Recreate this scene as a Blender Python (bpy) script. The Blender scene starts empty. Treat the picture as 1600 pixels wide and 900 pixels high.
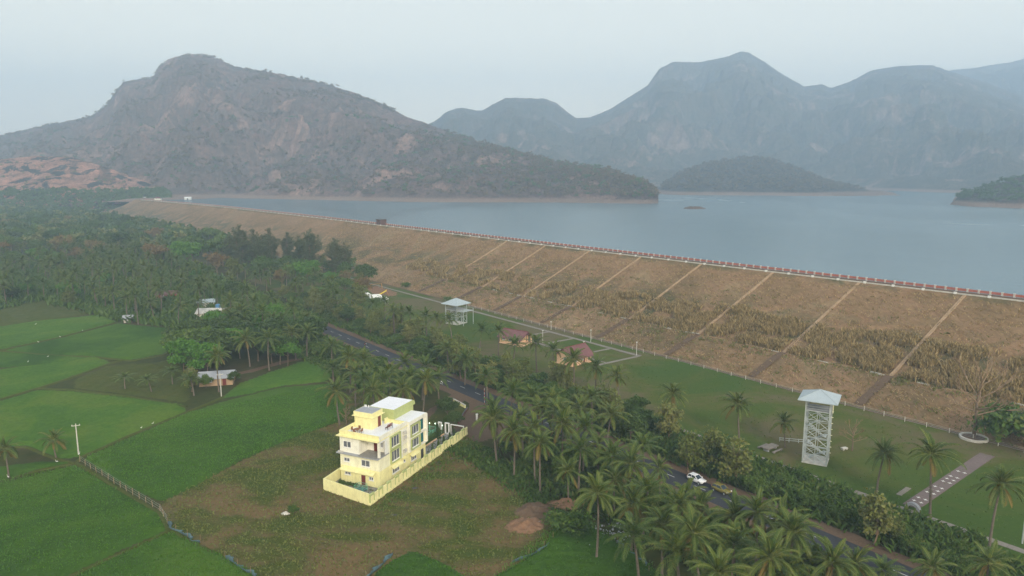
import bpy, bmesh, math, random
import numpy as np
from math import sin, cos, pi, radians, atan2, sqrt
from mathutils import Vector, Matrix

sc = bpy.context.scene
COL = sc.collection
R = random.Random(7)
NP = np.random.default_rng(11)

# ---------------------------------------------------------------- camera, sky, sun, exposure
CAM_H = 60.0
F, PITCH = 1120.0, math.atan(180 / 1120)
cam = bpy.data.cameras.new('camera'); camo = bpy.data.objects.new('camera', cam); COL.objects.link(camo)
camo.location = (0, 0, CAM_H); camo.rotation_euler = (pi / 2 - PITCH, 0, 0)
cam.sensor_width = 36; cam.lens = 36 * F / 1600; cam.clip_end = 40000; cam.clip_start = 0.5
sc.camera = camo

SUN_EL, SUN_AZ = radians(27), radians(162)      # azimuth clockwise from +Y (where the camera looks)
w = bpy.data.worlds.new('World'); sc.world = w; w.use_nodes = True
nt = w.node_tree; nt.nodes.clear()
sky = nt.nodes.new('ShaderNodeTexSky'); sky.sky_type = 'NISHITA'; sky.sun_disc = False
sky.sun_elevation = SUN_EL; sky.sun_rotation = SUN_AZ
sky.air_density = 1.2; sky.dust_density = 4.0; sky.ozone_density = 1.5
mixs = nt.nodes.new('ShaderNodeMix'); mixs.data_type = 'RGBA'; mixs.inputs[0].default_value = 0.75
tcw = nt.nodes.new('ShaderNodeTexCoord'); sxw = nt.nodes.new('ShaderNodeSeparateXYZ'); nt.links.new(tcw.outputs['Generated'], sxw.inputs[0])
rw = nt.nodes.new('ShaderNodeValToRGB'); rw.color_ramp.interpolation = 'B_SPLINE'      # milky veil: bright towards the whole horizon, dimmer overhead
re_ = rw.color_ramp.elements; re_[0].position = 0; re_[0].color = (1, .85, .62, 1); re_[1].position = .9; re_[1].color = (.30, .33, .37, 1)
e_ = re_.new(.22); e_.color = (.41, .38, .29, 1)
nt.links.new(sxw.outputs[2], rw.inputs[0])
vm = nt.nodes.new('ShaderNodeVectorMath'); vm.operation = 'MULTIPLY'; vm.inputs[1].default_value = (17, 17, 17); nt.links.new(rw.outputs[0], vm.inputs[0]); nt.links.new(vm.outputs[0], mixs.inputs[7])
bg = nt.nodes.new('ShaderNodeBackground'); bg.inputs[1].default_value = 0.13
wo = nt.nodes.new('ShaderNodeOutputWorld')
nt.links.new(sky.outputs[0], mixs.inputs[6]); nt.links.new(mixs.outputs[2], bg.inputs[0]); nt.links.new(bg.outputs[0], wo.inputs[0])

sl = bpy.data.lights.new('sun', 'SUN'); sl.energy = 1.7; sl.angle = radians(10); sl.color = (1, .90, .76)
so = bpy.data.objects.new('sun', sl); COL.objects.link(so)
sdir = Vector((sin(SUN_AZ) * cos(SUN_EL), cos(SUN_AZ) * cos(SUN_EL), sin(SUN_EL)))
so.rotation_euler = sdir.to_track_quat('Z', 'Y').to_euler(); so.location = (0, -50, 200)
sc.view_settings.view_transform = 'Standard'; sc.view_settings.look = 'None'
sc.view_settings.exposure = 0.53; sc.view_settings.gamma = 1
sc.cycles.volume_bounces = 4; sc.cycles.max_bounces = 6; sc.cycles.diffuse_bounces = 3
HAZE = 0.00034

# ---------------------------------------------------------------- helpers
CP, SP = cos(PITCH), sin(PITCH)
def P(px, py, z=0.0):
    u, v = px - 800, 450 - py
    d = Vector((u, F * CP + v * SP, -F * SP + v * CP))
    return Vector((0, 0, CAM_H)) + d * ((z - CAM_H) / d.z)
def Zat(py, Y):
    v = 450 - py
    return CAM_H + Y * (-F * SP + v * CP) / (F * CP + v * SP)
D = Vector((-.607, .795)); N = Vector((.795, .607))
def SN(s, n, z=0.0): return Vector((D.x * s + N.x * n, D.y * s + N.y * n, z))
def toSN(p): return (D.x * p[0] + D.y * p[1], N.x * p[0] + N.y * p[1])

def mesh_np(name, V, Fc, mat=None, smooth=False):
    me = bpy.data.meshes.new(name)
    V = np.asarray(V, dtype=np.float32).reshape(-1, 3)
    if isinstance(Fc, np.ndarray) and Fc.ndim == 2:
        nf, k = Fc.shape
        me.vertices.add(len(V)); me.vertices.foreach_set('co', V.ravel())
        me.loops.add(nf * k); me.loops.foreach_set('vertex_index', Fc.astype(np.int32).ravel())
        me.polygons.add(nf); me.polygons.foreach_set('loop_start', np.arange(0, nf * k, k, dtype=np.int32))
        me.update(calc_edges=True); me.validate()
    else:
        me.from_pydata([tuple(map(float, v)) for v in V], [], [tuple(map(int, f)) for f in Fc]); me.update()
    if smooth: me.polygons.foreach_set('use_smooth', [True] * len(me.polygons))
    if mat: me.materials.append(mat)
    return me

def link(name, me, parent=None, loc=None, rot=None, scale=None):
    o = bpy.data.objects.new(name, me); COL.objects.link(o)
    if parent: o.parent = parent
    if loc is not None: o.location = loc
    if rot is not None: o.rotation_euler = rot
    if scale is not None: o.scale = scale if hasattr(scale, '__len__') else (scale,) * 3
    return o
def tag(o, label=None, cat=None, group=None, kind=None):
    if label: o['label'] = label
    if cat: o['category'] = cat
    if group: o['group'] = group
    if kind: o['kind'] = kind
    return o
def empty(name, loc, rz=0, label=None, cat=None, group=None, scale=None):
    o = bpy.data.objects.new(name, None); COL.objects.link(o); o.location = loc; o.rotation_euler = (0, 0, rz)
    if scale is not None: o.scale = scale if hasattr(scale, '__len__') else (scale,) * 3
    return tag(o, label, cat, group)
KIDS = {}
def reg(root):
    KIDS[root.name] = [(c, [g for g in bpy.data.objects if g.parent == c]) for c in bpy.data.objects if c.parent == root]
    return root
def dup(root, loc, rz=0, label=None, cat=None, group=None, scale=None):
    r = root.copy(); COL.objects.link(r); r.location = loc; r.rotation_euler = (0, 0, rz)
    if scale is not None: r.scale = scale if hasattr(scale, '__len__') else (scale,) * 3
    for c, gs in KIDS[root.name]:
        d = c.copy(); COL.objects.link(d); d.parent = r
        for g in gs:
            e = g.copy(); COL.objects.link(e); e.parent = d
    if label: r['label'] = label
    if cat: r['category'] = cat
    if group: r['group'] = group
    return r

class MB:
    def __init__(s): s.v = []; s.f = []
    def add(s, vs, fs):
        b = len(s.v); s.v += [tuple(p) for p in vs]; s.f += [tuple(i + b for i in f) for f in fs]; return s
    def box(s, x0, x1, y0, y1, z0, z1):
        return s.add([(x0, y0, z0), (x1, y0, z0), (x1, y1, z0), (x0, y1, z0), (x0, y0, z1), (x1, y0, z1), (x1, y1, z1), (x0, y1, z1)],
                     [(0, 3, 2, 1), (4, 5, 6, 7), (0, 1, 5, 4), (1, 2, 6, 5), (2, 3, 7, 6), (3, 0, 4, 7)])
    def bar(s, a, b, r, r2=None, n=6):
        a = Vector(a); b = Vector(b); d = (b - a)
        if d.length < 1e-6: return s
        d.normalize(); up = Vector((0, 0, 1)) if abs(d.z) < .95 else Vector((1, 0, 0))
        x = d.cross(up).normalized(); y = d.cross(x); r2 = r if r2 is None else r2
        vs = [a + x * (cos(2 * pi * i / n) * r) + y * (sin(2 * pi * i / n) * r) for i in range(n)] + \
             [b + x * (cos(2 * pi * i / n) * r2) + y * (sin(2 * pi * i / n) * r2) for i in range(n)]
        return s.add(vs, [(i, (i + 1) % n, n + (i + 1) % n, n + i) for i in range(n)] + [tuple(range(n))[::-1], tuple(range(n, 2 * n))])
    def tube(s, pts, rs, n=6):
        pts = [Vector(p) for p in pts]; vs = []; fs = []
        for i, p in enumerate(pts):
            d = (pts[min(i + 1, len(pts) - 1)] - pts[max(i - 1, 0)]).normalized()
            up = Vector((0, 0, 1)) if abs(d.z) < .9 else Vector((1, 0, 0))
            x = d.cross(up).normalized(); y = d.cross(x)
            vs += [p + x * (cos(2 * pi * k / n) * rs[i]) + y * (sin(2 * pi * k / n) * rs[i]) for k in range(n)]
        for i in range(len(pts) - 1):
            for k in range(n): fs.append((i * n + k, i * n + (k + 1) % n, (i + 1) * n + (k + 1) % n, (i + 1) * n + k))
        fs.append(tuple(range(n))[::-1]); fs.append(tuple(range((len(pts) - 1) * n, len(pts) * n)))
        return s.add(vs, fs)
    def prism(s, poly, z0, z1):
        n = len(poly)
        return s.add([(p[0], p[1], z0) for p in poly] + [(p[0], p[1], z1) for p in poly],
                     [(i, (i + 1) % n, n + (i + 1) % n, n + i) for i in range(n)] + [tuple(range(n))[::-1], tuple(range(n, 2 * n))])
    def mesh(s, name, m, smooth=False): return mesh_np(name, s.v, s.f, m, smooth)
    def build(s, name, m, parent=None, smooth=False, **k): return link(name, s.mesh(name, m, smooth), parent, **k)

# gradient noise
_perm = NP.permutation(256); _perm = np.concatenate([_perm, _perm, _perm])
_g = NP.uniform(0, 2 * pi, 256); _gx, _gy = np.cos(_g), np.sin(_g)
def noise2(x, y):
    xi = np.floor(x).astype(int); yi = np.floor(y).astype(int); xf = x - xi; yf = y - yi
    xi &= 255; yi &= 255; u = xf ** 3 * (xf * (xf * 6 - 15) + 10); v = yf ** 3 * (yf * (yf * 6 - 15) + 10)
    def g(ix, iy, fx, fy):
        h = _perm[_perm[ix] + iy]; return _gx[h] * fx + _gy[h] * fy
    a = g(xi, yi, xf, yf); b = g(xi + 1, yi, xf - 1, yf); c = g(xi, yi + 1, xf, yf - 1); d = g(xi + 1, yi + 1, xf - 1, yf - 1)
    return (a + u * (b - a)) + v * ((c + u * (d - c)) - (a + u * (b - a)))
def fbm(x, y, o=4, ridged=False):
    t = 0; a = 1; s = 0
    for i in range(o):
        n = noise2(x * 2 ** i + 17.3 * i, y * 2 ** i - 9.1 * i)
        t = t + a * ((1 - np.abs(n) * 2.4) if ridged else n * 1.6); s += a; a *= .5
    return t / s

# ---------------------------------------------------------------- materials
GROUND_K, LEAF_K = .72, 1.1
def ramp(nt, stops):
    r = nt.nodes.new('ShaderNodeValToRGB'); e = r.color_ramp.elements
    while len(e) < len(stops): e.new(.5)
    for i, (p, c) in enumerate(stops): e[i].position = p; e[i].color = (*c, 1)
    return r
def newmat(name, rough=.85, spec=.15):
    m = bpy.data.materials.new(name); m.use_nodes = True
    b = m.node_tree.nodes['Principled BSDF']; b.inputs['Roughness'].default_value = rough
    b.inputs['Specular IOR Level'].default_value = spec
    return m, m.node_tree, b
def coords(nt, obj=False, sc3=(1, 1, 1)):
    if obj: c = nt.nodes.new('ShaderNodeTexCoord').outputs['Object']
    else: c = nt.nodes.new('ShaderNodeNewGeometry').outputs['Position']
    mp = nt.nodes.new('ShaderNodeMapping'); mp.inputs['Scale'].default_value = sc3
    nt.links.new(c, mp.inputs[0]); return mp
def nz(nt, src, scale, detail=5, rough=.6, dist=0):
    n = nt.nodes.new('ShaderNodeTexNoise'); n.inputs['Scale'].default_value = scale; n.inputs['Detail'].default_value = detail
    n.inputs['Roughness'].default_value = rough; n.inputs['Distortion'].default_value = dist
    nt.links.new(src.outputs[0], n.inputs['Vector']); return n.outputs['Fac']
def mixc(nt, fac, a, b, mode='MIX'):
    m = nt.nodes.new('ShaderNodeMix'); m.data_type = 'RGBA'; m.blend_type = mode
    for sock, v in ((0, fac), (6, a), (7, b)):
        if isinstance(v, (int, float)): m.inputs[sock].default_value = v
        elif isinstance(v, tuple): m.inputs[sock].default_value = (*v, 1)
        else: nt.links.new(v, m.inputs[sock])
    return m.outputs[2]
def ground_mat(name, big, small, bigscale=.03, smallscale=1.2, mix=.5, bump=.3, bdist=.15, rough=.95, sc3=(1, 1, 1), obj=False):
    """two noise layers of colour plus relief"""
    m, nt, b = newmat(name, rough, .1); c = coords(nt, obj, sc3); q = GROUND_K
    kf = lambda r, g, b_: (r * q, g * q * 1.05, b_ * q * .5) if g > r * .8 and b_ < g * .6 else (r * q, g * q, b_ * q)
    big = [(a, kf(*k_)) for a, k_ in big]; small = [(a, kf(*k_)) for a, k_ in small]
    r1 = ramp(nt, big); nt.links.new(nz(nt, c, bigscale, 6, .6, .6), r1.inputs[0])
    r2 = ramp(nt, small); f2 = nz(nt, c, smallscale, 6, .7); nt.links.new(f2, r2.inputs[0])
    nt.links.new(mixc(nt, mix, r1.outputs[0], r2.outputs[0]), b.inputs['Base Color'])
    bp = nt.nodes.new('ShaderNodeBump'); bp.inputs['Strength'].default_value = bump; bp.inputs['Distance'].default_value = bdist
    nt.links.new(f2, bp.inputs['Height']); nt.links.new(bp.outputs[0], b.inputs['Normal']); return m
def plain(name, col, rough=.6, var=.12, scale=1.5, spec=.3, metal=0, bump=.05, obj=True):
    m, nt, b = newmat(name, rough, spec); c = coords(nt, obj)
    f = nz(nt, c, scale, 6, .65); k = lambda q: tuple(min(1, x * q) for x in col)
    r = ramp(nt, [(.3, k(1 - var)), (.7, k(1 + var))]); nt.links.new(f, r.inputs[0]); nt.links.new(r.outputs[0], b.inputs['Base Color'])
    b.inputs['Metallic'].default_value = metal
    bp = nt.nodes.new('ShaderNodeBump'); bp.inputs['Strength'].default_value = bump; bp.inputs['Distance'].default_value = .02
    nt.links.new(nz(nt, c, scale * 9, 4), bp.inputs['Height']); nt.links.new(bp.outputs[0], b.inputs['Normal']); return m
def leafmat(name, cols, trans=.25, rough=.6, objvar=.5):
    """leaf colours differ from leaf to leaf and from plant to plant"""
    m, nt, b = newmat(name, rough, .25); cols = [(r * LEAF_K, g * LEAF_K, b_ * LEAF_K * .65) for r, g, b_ in cols]
    g = nt.nodes.new('ShaderNodeNewGeometry'); r = ramp(nt, [(i / max(1, len(cols) - 1), c) for i, c in enumerate(cols)])
    oi = nt.nodes.new('ShaderNodeObjectInfo')
    ad = nt.nodes.new('ShaderNodeMath'); ad.operation = 'MULTIPLY_ADD'; ad.inputs[1].default_value = 1 - objvar; 
    mu = nt.nodes.new('ShaderNodeMath'); mu.operation = 'MULTIPLY'; mu.inputs[1].default_value = objvar
    nt.links.new(oi.outputs['Random'], mu.inputs[0]); nt.links.new(g.outputs['Random Per Island'], ad.inputs[0]); nt.links.new(mu.outputs[0], ad.inputs[2])
    nt.links.new(ad.outputs[0], r.inputs[0]); nt.links.new(r.outputs[0], b.inputs['Base Color'])
    tr = nt.nodes.new('ShaderNodeBsdfTranslucent'); nt.links.new(r.outputs[0], tr.inputs[0])
    mx = nt.nodes.new('ShaderNodeMixShader'); mx.inputs[0].default_value = trans
    out = nt.nodes['Material Output']; nt.links.new(b.outputs[0], mx.inputs[1]); nt.links.new(tr.outputs[0], mx.inputs[2]); nt.links.new(mx.outputs[0], out.inputs[0])
    return m

M = {}
def wallpaint(name, col):
    '''lime wash with rain streaks and dust'''
    m, nt, b = newmat(name, .75, .2); c = coords(nt, True, (1.6, 1.6, .12)); c2 = coords(nt, True)
    r = ramp(nt, [(.38, tuple(x * .90 for x in col)), (.55, col), (.75, tuple(min(1, x * 1.04) for x in col))]); nt.links.new(nz(nt, c, 1.6, 6, .7), r.inputs[0])
    r2 = ramp(nt, [(.35, (.86, .85, .82)), (.6, (1, 1, 1))]); nt.links.new(nz(nt, c2, .7, 6, .7, .5), r2.inputs[0])
    nt.links.new(mixc(nt, 1.0, r.outputs[0], r2.outputs[0], 'MULTIPLY'), b.inputs['Base Color']); return m
M['paddy'] = ground_mat('paddy_green', [(.4, (.04, .10, .02)), (.5, (.065, .145, .026)), (.6, (.11, .20, .04))], [(.35, (.018, .05, .01)), (.65, (.09, .165, .04))], .035, 2.6, .38, .8, .25)
M['paddy_pale'] = ground_mat('paddy_pale_green', [(.4, (.075, .18, .03)), (.5, (.10, .215, .035)), (.6, (.17, .25, .06))], [(.35, (.035, .08, .018)), (.65, (.11, .18, .05))], .05, 1.1, .5, .9, .3)
M['bund'] = ground_mat('bund_grass', [(.3, (.07, .1, .035)), (.7, (.13, .12, .07))], [(.3, (.04, .07, .02)), (.7, (.13, .13, .06))], .2, 2, .5, .6, .2)
M['field'] = ground_mat('dry_field_grass', [(.38, (.05, .095, .022)), (.46, (.085, .105, .035)), (.52, (.175, .13, .06)), (.6, (.26, .155, .08))], [(.36, (.045, .06, .022)), (.64, (.18, .15, .08))], .055, 1.1, .36, .7, .2, sc3=(1, 1.7, 1))
M['lawn'] = ground_mat('park_lawn', [(.38, (.055, .12, .03)), (.46, (.085, .125, .04)), (.51, (.13, .135, .06)), (.58, (.20, .145, .085))], [(.3, (.05, .08, .025)), (.7, (.12, .14, .05))], .03, 1.2, .4, .5, .15)
M['earth'] = ground_mat('forest_ground', [(.35, (.035, .06, .02)), (.5, (.06, .07, .03)), (.65, (.13, .085, .055))], [(.3, (.03, .05, .02)), (.7, (.11, .09, .05))], .03, .5, .5, .6, .4)
M['dirt'] = ground_mat('brown_dirt', [(.3, (.15, .095, .06)), (.7, (.21, .14, .09))], [(.3, (.11, .07, .045)), (.7, (.23, .16, .11))], .2, 2.5, .5, .6, .1)
M['orange'] = ground_mat('orange_soil', [(.3, (.25, .14, .08)), (.7, (.38, .22, .13))], [(.3, (.18, .10, .06)), (.7, (.42, .26, .16))], .5, 2.5, .5, .8, .2)
M['asphalt'] = ground_mat('asphalt', [(.3, (.05, .053, .062)), (.7, (.07, .073, .082))], [(.3, (.045, .048, .056)), (.7, (.08, .083, .09))], .1, 3, .5, .3, .02, .8)
M['paint'] = plain('road_paint', (.55, .55, .52), .8)
M['path'] = ground_mat('concrete_path', [(.3, (.27, .24, .21)), (.7, (.36, .32, .28))], [(.3, (.2, .18, .16)), (.7, (.4, .36, .32))], .15, 2, .5, .3, .03)
M['brickpath'] = ground_mat('mauve_paving', [(.3, (.2, .155, .145)), (.7, (.27, .21, .195))], [(.3, (.17, .13, .12)), (.7, (.3, .235, .22))], .2, 3, .5, .3, .03)
M['drainstone'] = plain('worn_stone', (.38, .27, .17), .9, .2, .6)
M['white'] = plain('white_paint', (.75, .75, .72), .55)
M['offwhite'] = plain('weathered_white', (.52, .5, .45), .8, .25, .9)
M['bark'] = plain('bark', (.16, .12, .085), .95, .3, 2, .1, bump=.4)
M['palebark'] = plain('pale_bark', (.24, .17, .11), .95, .3, 2, .1, bump=.4)
M['palmbark'] = plain('palm_bark', (.15, .125, .10), .95, .3, 3, .1, bump=.4)
M['rachis'] = plain('frond_stem', (.22, .24, .07), .7)
M['frond'] = leafmat('palm_leaf', [(.035, .07, .016), (.06, .1, .022), (.095, .125, .03), (.15, .15, .045)], .25, .45, .35)
M['oldfrond'] = leafmat('old_palm_leaf', [(.10, .10, .03), (.16, .12, .04), (.22, .13, .05)], .2, .6, .3)
M['coconut'] = plain('coconut_husk', (.35, .2, .06), .5)
M['leaf_dark'] = leafmat('dark_leaf', [(.028, .055, .016), (.045, .08, .024), (.075, .115, .035)], .2, .5)
M['leaf_mid'] = leafmat('green_leaf', [(.045, .085, .02), (.07, .125, .03), (.12, .17, .045)], .25, .5)
M['leaf_bright'] = leafmat('bright_leaf', [(.055, .15, .02), (.08, .19, .03), (.12, .23, .045)], .3, .5, .3)
M['leaf_olive'] = leafmat('olive_leaf', [(.075, .10, .03), (.11, .14, .045), (.15, .165, .065), (.21, .20, .10)], .25, .6)
M['leaf_brown'] = leafmat('dry_leaf', [(.14, .10, .06), (.19, .13, .08), (.16, .15, .08)], .2, .7)
M['leaf_casu'] = leafmat('needle_leaf', [(.05, .07, .045), (.075, .095, .06), (.11, .12, .08)], .15, .7)
M['leaf_hill'] = leafmat('dry_hill_leaf', [(.06, .07, .045), (.11, .095, .065), (.17, .115, .09), (.2, .13, .1)], .2, .8, .2)
M['shrub'] = leafmat('shrub_leaf', [(.03, .065, .016), (.05, .1, .024), (.09, .15, .035), (.11, .12, .045)], .25, .6, .3)
M['drygrass'] = leafmat('pampas_grass', [(.15, .13, .075), (.27, .20, .14), (.40, .30, .22), (.58, .45, .36)], .35, .8, .1)
M['yellow'] = wallpaint('yellow_wall_paint', (.86, .81, .42))
M['cream'] = wallpaint('cream_wall_paint', (.86, .84, .62))
M['pale'] = wallpaint('pale_wall_paint', (.86, .85, .74))
M['olive'] = plain('olive_trim_paint', (.42, .47, .20), .6, .08)
M['slab'] = plain('white_roof_coating', (.78, .78, .80), .6, .05, .5)
M['greyroof'] = plain('grey_cement', (.33, .34, .36), .85, .12, .8)
M['tilefloor'] = plain('grey_tile', (.24, .235, .22), .5, .15, 2)
M['maroon'] = plain('maroon_door_paint', (.16, .035, .03), .5)
M['roofred'] = plain('maroon_roof_sheet', (.17, .075, .075), .6, .2, .8)
M['peach'] = plain('peach_wall', (.66, .44, .28), .8, .08)
M['steel'] = plain('galvanised_paint', (.40, .44, .44), .5, .1, 1, .4, .1)
M['steelroof'] = plain('pale_roof_sheet', (.40, .46, .48), .4, .06, .7, .5, .2)
M['darkmetal'] = plain('dark_metal', (.06, .06, .06), .5)
M['greenrail'] = plain('green_rail_paint', (.16, .45, .3), .5)
M['netblue'] = plain('blue_net', (.09, .15, .17), .7, .3, 3)
M['redwall'] = plain('brick_red_panel', (.38, .12, .085), .85, .2, .6)
M['brownbox'] = plain('rusty_brown_wall', (.10, .055, .045), .8, .3, .5)
M['wood'] = plain('brown_wood', (.22, .09, .04), .6)
M['yellowplastic'] = plain('yellow_plastic', (.75, .6, .06), .4)
M['orangemetal'] = plain('orange_painted_metal', (.55, .25, .05), .5)
M['skin'] = plain('skin', (.25, .14, .09), .6)
M['whitecloth'] = plain('white_cloth', (.7, .7, .7), .9)
M['darkcloth'] = plain('dark_cloth', (.04, .04, .05), .9)
M['redcloth'] = plain('red_cloth', (.35, .05, .05), .9)
M['rubber'] = plain('black_rubber', (.02, .02, .02), .8)
M['bluesheet'] = plain('blue_sheet', (.08, .22, .4), .5)
M['redpaint'] = plain('red_paint', (.5, .06, .05), .5)
def glass(name, col, rough=.08):
    m, nt, b = newmat(name, rough, .7); b.inputs['Base Color'].default_value = (*col, 1)
    c = coords(nt, True); r = ramp(nt, [(.3, tuple(x * .7 for x in col)), (.7, tuple(x * 1.4 for x in col))])
    nt.links.new(nz(nt, c, 1.5, 3), r.inputs[0]); nt.links.new(r.outputs[0], b.inputs['Base Color']); return m
M['glass'] = glass('window_glass', (.13, .14, .16)); M['teal'] = glass('teal_glass', (.02, .15, .16)); M['carglass'] = glass('car_glass', (.02, .035, .05))
M['carwhite'] = plain('white_car_paint', (.8, .8, .8), .25, .03, 1, .6, bump=0)
M['cargold'] = plain('gold_car_paint', (.30, .25, .06), .25, .06, 1, .6, .5, bump=0)
def emis(name, col, st):
    m, nt, b = newmat(name); b.inputs['Emission Color'].default_value = (*col, 1); b.inputs['Emission Strength'].default_value = st; return m
M['lamp'] = emis('lit_lamp', (.75, 1, .75), 3)

# water
m, nt, b = newmat('reservoir_water', .12, .5); M['water'] = m
c = coords(nt, False, (1, .45, 1)); b.inputs['Base Color'].default_value = (.05, .09, .11, 1)
big = nz(nt, c, .006, 4, .5, 1.0)
rr = ramp(nt, [(.35, (.2,) * 3), (.7, (.28,) * 3)]); nt.links.new(big, rr.inputs[0]); nt.links.new(rr.outputs[0], b.inputs['Roughness'])
bp = nt.nodes.new('ShaderNodeBump'); bp.inputs['Strength'].default_value = .55; bp.inputs['Distance'].default_value = .35
nt.links.new(nz(nt, c, .35, 5, .65), bp.inputs['Height']); nt.links.new(bp.outputs[0], b.inputs['Normal'])
rb = ramp(nt, [(.35, (.085, .15, .175)), (.65, (.10, .17, .20))]); nt.links.new(big, rb.inputs[0]); nt.links.new(rb.outputs[0], b.inputs['Base Color'])

# hills: forest cover, dry scrub and bare rock; pale bare shore just above the water line
def hill_mat(name, rockamt, forest, dry, rock, darkrock=None, shore=True):
    m, nt, b = newmat(name, .95, .05); c = coords(nt, False, (1, 1, 1))
    cs = coords(nt, False, (1, 1, .35))
    f = ramp(nt, [(.3, forest), (.62, dry)]); nt.links.new(nz(nt, c, .02, 8, .75, .4), f.inputs[0])
    r = ramp(nt, [(.35, tuple(x * .55 for x in rock)), (.65, rock)]); nt.links.new(nz(nt, cs, .03, 7, .7), r.inputs[0])
    msk = ramp(nt, [(rockamt, (0, 0, 0)), (rockamt + .07, (1, 1, 1))]); nt.links.new(nz(nt, cs, .0055, 12, .72, 1.2), msk.inputs[0])
    col = mixc(nt, msk.outputs[0], f.outputs[0], r.outputs[0])
    if darkrock:
        mk = ramp(nt, [(.50, (0, 0, 0)), (.55, (1, 1, 1))]); cd = coords(nt, False, (1, 1, .5)); nt.links.new(nz(nt, cd, .022, 8, .62, 1.8), mk.inputs[0])
        col = mixc(nt, mk.outputs[0], col, darkrock)
    fine = ramp(nt, [(.35, (.35, .4, .4)), (.65, (1.3, 1.3, 1.3))]); nt.links.new(nz(nt, c, .09, 5, .75), fine.inputs[0])
    col = mixc(nt, .55, col, fine.outputs[0], 'MULTIPLY')
    g = nt.nodes.new('ShaderNodeNewGeometry'); sx = nt.nodes.new('ShaderNodeSeparateXYZ'); nt.links.new(g.outputs['Position'], sx.inputs[0])
    mr = nt.nodes.new('ShaderNodeMapRange'); mr.inputs[1].default_value = 22.5; mr.inputs[2].default_value = 25.5; mr.inputs[3].default_value = 1; mr.inputs[4].default_value = 0
    nt.links.new(sx.outputs[2], mr.inputs[0])
    if shore: col = mixc(nt, mr.outputs[0], col, (.27, .19, .145))
    nt.links.new(col, b.inputs['Base Color'])
    bp = nt.nodes.new('ShaderNodeBump'); bp.inputs['Strength'].default_value = .9; bp.inputs['Distance'].default_value = 7
    nt.links.new(nz(nt, c, .06, 8, .75), bp.inputs['Height']); nt.links.new(bp.outputs[0], b.inputs['Normal']); return m
M['hill'] = hill_mat('forested_hill', .53, (.08, .075, .055), (.22, .135, .11), (.42, .26, .20))
M['hillfar'] = hill_mat('forested_far_hill', .545, (.05, .065, .045), (.14, .12, .09), (.34, .25, .20))
M['hillshore'] = hill_mat('forested_shore_hill', .6, (.04, .055, .03), (.12, .09, .065), (.26, .18, .14))
M['rockhill'] = hill_mat('bare_rock_hill', .42, (.05, .05, .03), (.2, .12, .09), (.55, .29, .21), (.05, .055, .05), False)

# dam slope: dry grass, greener patches, worn soil
m, nt, b = newmat('dam_slope_grass', .95, .05); M['dam'] = m
c = coords(nt); cst = nt.nodes.new('ShaderNodeMapping'); cst.inputs['Rotation'].default_value = (0, 0, radians(-37.4)); cst.inputs['Scale'].default_value = (1, .35, 1)
gg = nt.nodes.new('ShaderNodeNewGeometry'); nt.links.new(gg.outputs['Position'], cst.inputs[0])
cst2 = nt.nodes.new('ShaderNodeMapping'); cst2.inputs['Rotation'].default_value = (0, 0, radians(20)); cst2.inputs['Scale'].default_value = (1, .3, 1); nt.links.new(gg.outputs['Position'], cst2.inputs[0])
r1 = ramp(nt, [(.36, (.17, .095, .042)), (.46, (.25, .14, .06)), (.54, (.30, .16, .082)), (.64, (.32, .215, .11))]); nt.links.new(nz(nt, c, .03, 7, .7, 1.0), r1.inputs[0])
r2 = ramp(nt, [(.36, (.075, .06, .035)), (.64, (.34, .255, .16))]); fs = nz(nt, cst2, .55, 8, .78, 1.2); nt.links.new(fs, r2.inputs[0])
col = mixc(nt, .45, r1.outputs[0], r2.outputs[0])
gm = ramp(nt, [(.42, (0, 0, 0)), (.6, (1, 1, 1))]); nt.links.new(nz(nt, c, .045, 7, .7, 1.5), gm.inputs[0])
sx = nt.nodes.new('ShaderNodeSeparateXYZ'); nt.links.new(gg.outputs['Position'], sx.inputs[0])
zr = ramp(nt, [(0, (.45,) * 3), (.24, (.35,) * 3), (.28, (1, 1, 1)), (.5, (.85,) * 3), (.68, (.25,) * 3), (.93, (.12,) * 3), (.97, (.9,) * 3)])
zm = nt.nodes.new('ShaderNodeMath'); zm.operation = 'DIVIDE'; zm.inputs[1].default_value = 23; nt.links.new(sx.outputs[2], zm.inputs[0]); nt.links.new(zm.outputs[0], zr.inputs[0])
mm = nt.nodes.new('ShaderNodeMath'); mm.operation = 'MULTIPLY'; nt.links.new(gm.outputs[0], mm.inputs[0]); nt.links.new(zr.outputs[0], mm.inputs[1])
col = mixc(nt, mm.outputs[0], col, (.085, .085, .04)); nt.links.new(col, b.inputs['Base Color'])
bp = nt.nodes.new('ShaderNodeBump'); bp.inputs['Strength'].default_value = .9; bp.inputs['Distance'].default_value = .35; nt.links.new(fs, bp.inputs['Height']); nt.links.new(bp.outputs[0], b.inputs['Normal'])

# ---------------------------------------------------------------- ground sheet
def structure(o): o['kind'] = 'structure'; return o
structure(MB().add([(-7000, -400, -.05), (7000, -400, -.05), (7000, 8000, -.05), (-7000, 8000, -.05)], [(0, 1, 2, 3)]).build('ground', M['earth']))

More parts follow.
